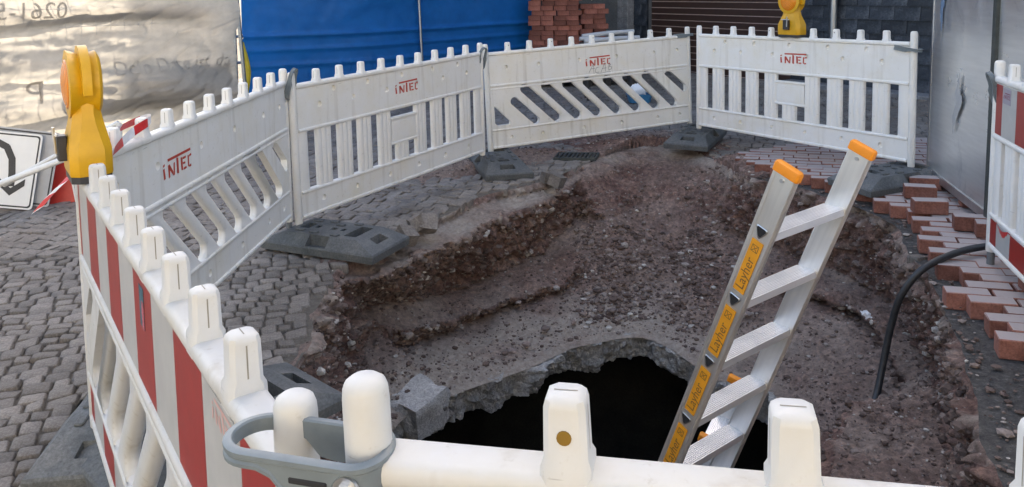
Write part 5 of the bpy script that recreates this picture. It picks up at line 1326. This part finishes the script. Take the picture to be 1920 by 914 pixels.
# ================================================================== GARAGE BUILDING
GA, GB = Vector((2.05, 15.25)), Vector((6.6, 8.35)); GH = math.atan2(GB.y-GA.y, GB.x-GA.x); GL = (GB-GA).length
t = thing('garage_building', 'slate-clad building with a brown slatted garage door at the back', 'building', (GA.x, GA.y, gz(3)), (0, 0, GH))
U_P0, U_P1, U_G0, U_G1 = -0.06, 0.43, 0.80, 3.95       # pillar, door opening
b = MB()
b.box(U_P1, U_G0, .06, .4, -.2, 12.0); b.box(U_G1, GL+3.0, .06, .4, -.2, 12.0); b.box(U_G0, U_G1, .06, .4, 2.55, 12.0); b.box(-1.6, U_P1, .10, .4, -.2, 12)
b.box(-1.6, GL+3, .4, 7, -.2, 12.0)
obj('wall', b.mesh('wall', [M['wall_plain']]), t)
pl = obj('pillar', (lambda b: (b.box(U_P0+.01, U_P1-.01, -.12, .08, -.1, 3.2), b.mesh('pillar', [M['grey_block']]))[1])(MB()), t)
q = MB(); q.box(U_P0, U_P1, -.14, -.11, 0, .196, .004); BK = q.mesh('stone_block', [M['grey_block']])
for k in range(16): obj('stone_block', BK, pl, (0, rng.uniform(-.003, .003), -.05+k*.2))
def tiles(u0, u1, z1, name_parent, tw=.34, th=.185, base=0.0):
    par = obj(name_parent, (lambda b: (b.box(u0, u1, .045, .062, -.1, z1), b.mesh(name_parent, [M['slate']]))[1])(MB()), t)
    q = MB(); q.add([(0, 0.012, -.012), (tw-.006, .012, -.012), (tw-.006, .03, th), (0, .03, th), (0, .002, -.012), (tw-.006, .002, -.012), (tw-.006, .022, th), (0, .022, th)], [(4, 5, 6, 7), (0, 4, 7, 3), (1, 2, 6, 5), (0, 1, 5, 4), (3, 7, 6, 2), (0, 3, 2, 1)])
    TM = q.mesh('slate_tile', [M['slate']])
    r_ = 0; z = base
    while z < z1-.02:
        u = u0-(tw/2 if r_ % 2 else 0)
        while u < u1-.02:
            a, c_ = max(u, u0), min(u+tw, u1)
            if c_-a > .05: obj('slate_tile', TM, par, (a, .004+rng.uniform(-.004, .004), z), (0, rng.uniform(-.01, .01), 0), ((c_-a)/tw, 1, 1))
            u += tw
        z += th; r_ += 1
tiles(U_P1+.02, U_G0, 2.6, 'slate_strip', .40, .2, .02); tiles(U_G1+.02, GL+1.2, 2.6, 'slate_wall', .36, .19, .10); tiles(-.9, U_P0-.01, 2.6, 'slate_strip', .40, .2, .02)
gd = obj('garage_door', (lambda b: (b.box(U_G0, U_G1, .136, .19, -.1, 2.56), b.mesh('garage_door', [M['door_groove_highlight']]))[1])(MB()), t)
q = MB(); q.box(U_G0+.005, U_G1-.005, .125, .162, 0, .098, .006); SLM = q.mesh('door_slat', [M['door_brown']])
for k in range(24): obj('door_slat', SLM, gd, (0, 0, -.08+k*.112))
b = MB(); b.box(U_G1+.02, GL+1.2, -.30, .04, -.1, .10, .01); obj('plinth', b.mesh('plinth', [M['grey_block']]), t)
# downpipe on the slate wall
dp = thing('downpipe', 'grey zinc downpipe on the slate wall behind the amber lamp', 'downpipe', tuple(t.matrix_basis @ Vector((4.74, -.09, 0))), (0, 0, GH))
b = MB(); b.tube([(0, 0, .0), (0, 0, 6)], .05, 14); obj('pipe', b.mesh('pipe', [M['pipe_zinc']], 50), dp)
q = MB(); q.tube([(0, 0, 0), (0, 0, .03)], .056, 14); q.box(-.01, .01, .04, .10, 0, .03); CO = q.mesh('bracket', [M['zinc']], 50)
for z in (.3, 1.58, 3.2): obj('bracket', CO, dp, (0, 0, z))

# ================================================================== BOUNCE HOUSE (unseen, added behind the viewer to reflect daylight)
t = thing('bounce_light_house', 'unseen pale house added behind the viewer to bounce daylight', 'house', (0, -9.0, 0), (0, 0, 0))
M['render'] = stone_mat('pale_render', [(0.66, 0.63, 0.57), (0.70, 0.67, 0.61), (0.74, 0.71, 0.65)], 2, 0.9, 30, 0.2, 0.01, 0)
b = MB(); b.box(-11, 11, -8, 0, -.3, 9.0); obj('wall', b.mesh('wall', [M['render']]), t)
b = MB(); b.prism([(-8.5, 9.0), (0.4, 9.0), (-4, 12.0)], 0, -11.3, 11.3); obj('roof', b.mesh('roof', [M['slate']]), t)
q = MB(); q.box(-.5, .5, 0, .04, 0, 1.4); WP = q.mesh('window', [M['dark']])
q = MB(); q.box(-.6, .6, 0, .12, -.1, 0); WS = q.mesh('sill', [M['grey_block']])
for zf in (1.0, 3.9, 6.6):
    for k in range(-4, 5):
        w_ = obj('window', WP, t, (k*2.3, 0.0, zf)); obj('sill', WS, w_)

# ================================================================== SIGNS, TUBES AND TAPE (left)
def plate_poly(pts, y0, y1):
    b = MB(); b.prism(pts, 1, y0, y1); return b
def rrect(w, h, r_, k=5):
    out = []
    for cx_, cz_, a0 in ((w-r_, h-r_, 0), (-(w-r_), h-r_, 90), (-(w-r_), -(h-r_), 180), (w-r_, -(h-r_), 270)):
        for i in range(k+1): a = R(a0+90*i/k); out.append((cx_+r_*math.cos(a), cz_+r_*math.sin(a)))
    return out
def frame_mesh(name, po, pi, y, mat):
    b = MB(); n = len(po); b.add([(x, y, z) for x, z in po]+[(x, y, z) for x, z in pi], [(i, (i+1) % n, n+(i+1) % n, n+i) for i in range(n)]); return b.mesh(name, [mat])
def sign(label, loc, rot, arrow, plate_mat):
    s = thing('road_sign', label, 'road sign', loc, rot, 'road signs leaning at the left')
    obj('plate', plate_poly(rrect(.30, .30, .03), 0, .006).mesh('plate', [plate_mat], 40), s, (0, 0, .30))
    obj('border', frame_mesh('border', rrect(.287, .287, .025), rrect(.275, .275, .02), -.0015, M['black']), s, (0, 0, .30))
    if arrow:
        b = MB(); path = [(-.16, .02), (-.15, .14), (-.09, .20), (-.02, .21), (.05, .18), (.10, .09), (.115, -.02), (.12, -.12)]
        for i in range(len(path)-1):
            (xa, za), (xb, zb) = path[i], path[i+1]; d = Vector((xb-xa, zb-za)).normalized(); n_ = Vector((-d.y, d.x))*.026; e = d*.006
            b.add([(xa-e.x+n_.x, -.0015-.0001*i, za-e.y+n_.y), (xa-e.x-n_.x, -.0015-.0001*i, za-e.y-n_.y), (xb+e.x-n_.x, -.0015-.0001*i, zb+e.y-n_.y), (xb+e.x+n_.x, -.0015-.0001*i, zb+e.y+n_.y)], [(0, 1, 2, 3)])
        for sx in (-1, 1):
            b.add([(.12, -.0026, -.20), (.12, -.0026, -.14), (.12+sx*.10, -.0026, -.06), (.12+sx*.10, -.0026, -.115)], [(0, 1, 2, 3)])
        obj('arrow', b.mesh('arrow', [M['black']]), s, (0, 0, .30))
    return s
sign('white square sign with a black curved arrow, propped at the far left', (-4.13, 6.10, gz(-4.1)+.04), (R(-9), R(8), R(8)), True, M['sign_white'])
sign('grey-backed square sign right behind the arrow sign', (-4.03, 6.16, gz(-4.1)+.05), (R(-9), R(9), R(8)), False, M['sign_grey'])
s = thing('warning_triangle', 'red and white triangular sign lying behind the square signs', 'road sign', (-3.90, 6.32, gz(-4)+.0), (R(-12), R(18), R(6)), 'road signs leaning at the left')
def tri(r_): return [(r_*1.0*math.cos(R(a)), r_*math.sin(R(a))) for a in (90, 210, 330)]
def rtri(r_, q=.035):
    out = []
    for a in (90, 210, 330):
        cx_, cz_ = (r_-q)*math.cos(R(a)), (r_-q)*math.sin(R(a))
        for j in range(5): out.append((cx_+q*math.cos(R(a-60+30*j)), cz_+q*math.sin(R(a-60+30*j))))
    return out
obj('plate', plate_poly(rtri(.36), 0, .006).mesh('plate', [M['sign_white']], 40), s, (0, 0, .2)); 
b = MB(); b.add([(x, -.0015, z) for x, z in rtri(.335)], [tuple(range(15))]); obj('red_field', b.mesh('red_field', [M['sign_red']]), s, (0, 0, .2))
t = thing('tube_trestle', 'low white tubular rail with two bars left of the yellow lamp', 'rail', (-3.2, 5.3, gz(-3.2)))
def rel(p): return (p[0]+3.2, p[1]-5.3, p[2]-gz(-3.2))
b = MB(); b.tube([rel((-4.4, 5.12, -.02)), rel((-3.448, 5.2, .322)), rel((-2.93, 5.24, .515)), rel((-2.84, 5.25, .55))], .021, 12); obj('bar', b.mesh('bar', [M['white_paint']], 50), t)
b = MB(); b.tube([rel((-3.7, 5.62, .21)), rel((-3.155, 5.62, .505)), rel((-2.84, 5.62, .66))], .018, 12); obj('bar', b.mesh('bar', [M['white_paint']], 50), t)
for yy, zz in ((5.25, .55), (5.62, .66)):
    b = MB(); b.tube([rel((-2.84, yy, zz)), rel((-2.82, yy, gz(-2.8)))], .019, 10); obj('leg', b.mesh('leg', [M['white_paint']], 50), t)
b = MB(); b.tube([rel((-4.02, 5.1, -.05)), rel((-3.98, 5.25, -.05))], .075, 18); obj('wheel', b.mesh('wheel', [M['black']], 50), t)

def ribbon(name, label, path, width_dir, w, seg=0.10, twist=0.0):
    P = [Vector(p) for p in smooth_path(path, 60)]; b = MB(); d = 0; prev = None; k = 0
    for i, p in enumerate(P):
        if i: d += (p-P[i-1]).length
        wd = Vector(width_dir(i/59)); a, c_ = p-wd*w/2, p+wd*w/2; m_ = p+Vector((0, 0, .004*math.sin(i*.9)))
        if prev is not None: b.add([prev[0], prev[1], m_, a], [(0, 1, 2, 3)], int(d/seg) % 2); b.add([prev[1], prev[2], c_, m_], [(0, 1, 2, 3)], int(d/seg) % 2)
        prev = (a, m_, c_)
    return tag(obj(name, b.mesh(name, [M['tape_red'], M['tape_white']], 180)), label, 'tape', 'red and white barrier tape')
ribbon('barrier_tape', 'red and white tape twisted round the teeth beside the yellow lamp', [(-1.42, 2.62, .975), (-1.47, 2.85, 1.005), (-1.515, 3.10, 1.035), (-1.52, 3.27, 1.055), (-1.555, 3.32, 1.06), (-1.60, 3.25, 1.045), (-1.59, 3.05, 1.03), (-1.56, 2.9, 1.01), (-1.5, 2.7, .985)],
       lambda f: (0.35*math.sin(f*13), 0.25+.3*math.sin(f*21), 0.8), 0.042, 0.13)
ribbon('barrier_tape', 'loose tape end hanging to the left of the yellow lamp', [(-1.46, 2.58, 1.00), (-1.49, 2.56, 0.965), (-1.53, 2.55, 0.925), (-1.575, 2.55, 0.875)], lambda f: (.75, -.2, .45), 0.065, 0.055)
b = MB(); P = smooth_path([(2.47, 3.86, .43), (2.44, 3.80, .40), (2.42, 3.72, .385), (2.40, 3.62, .41)], 20)
ribbon('barrier_tape', 'short scrap of red tape on the right-edge barrier', [(2.455, 3.93, .40), (2.43, 3.86, .375), (2.405, 3.78, .36), (2.38, 3.68, .39)], lambda f: (0.0, .3, .9), .04, 5)
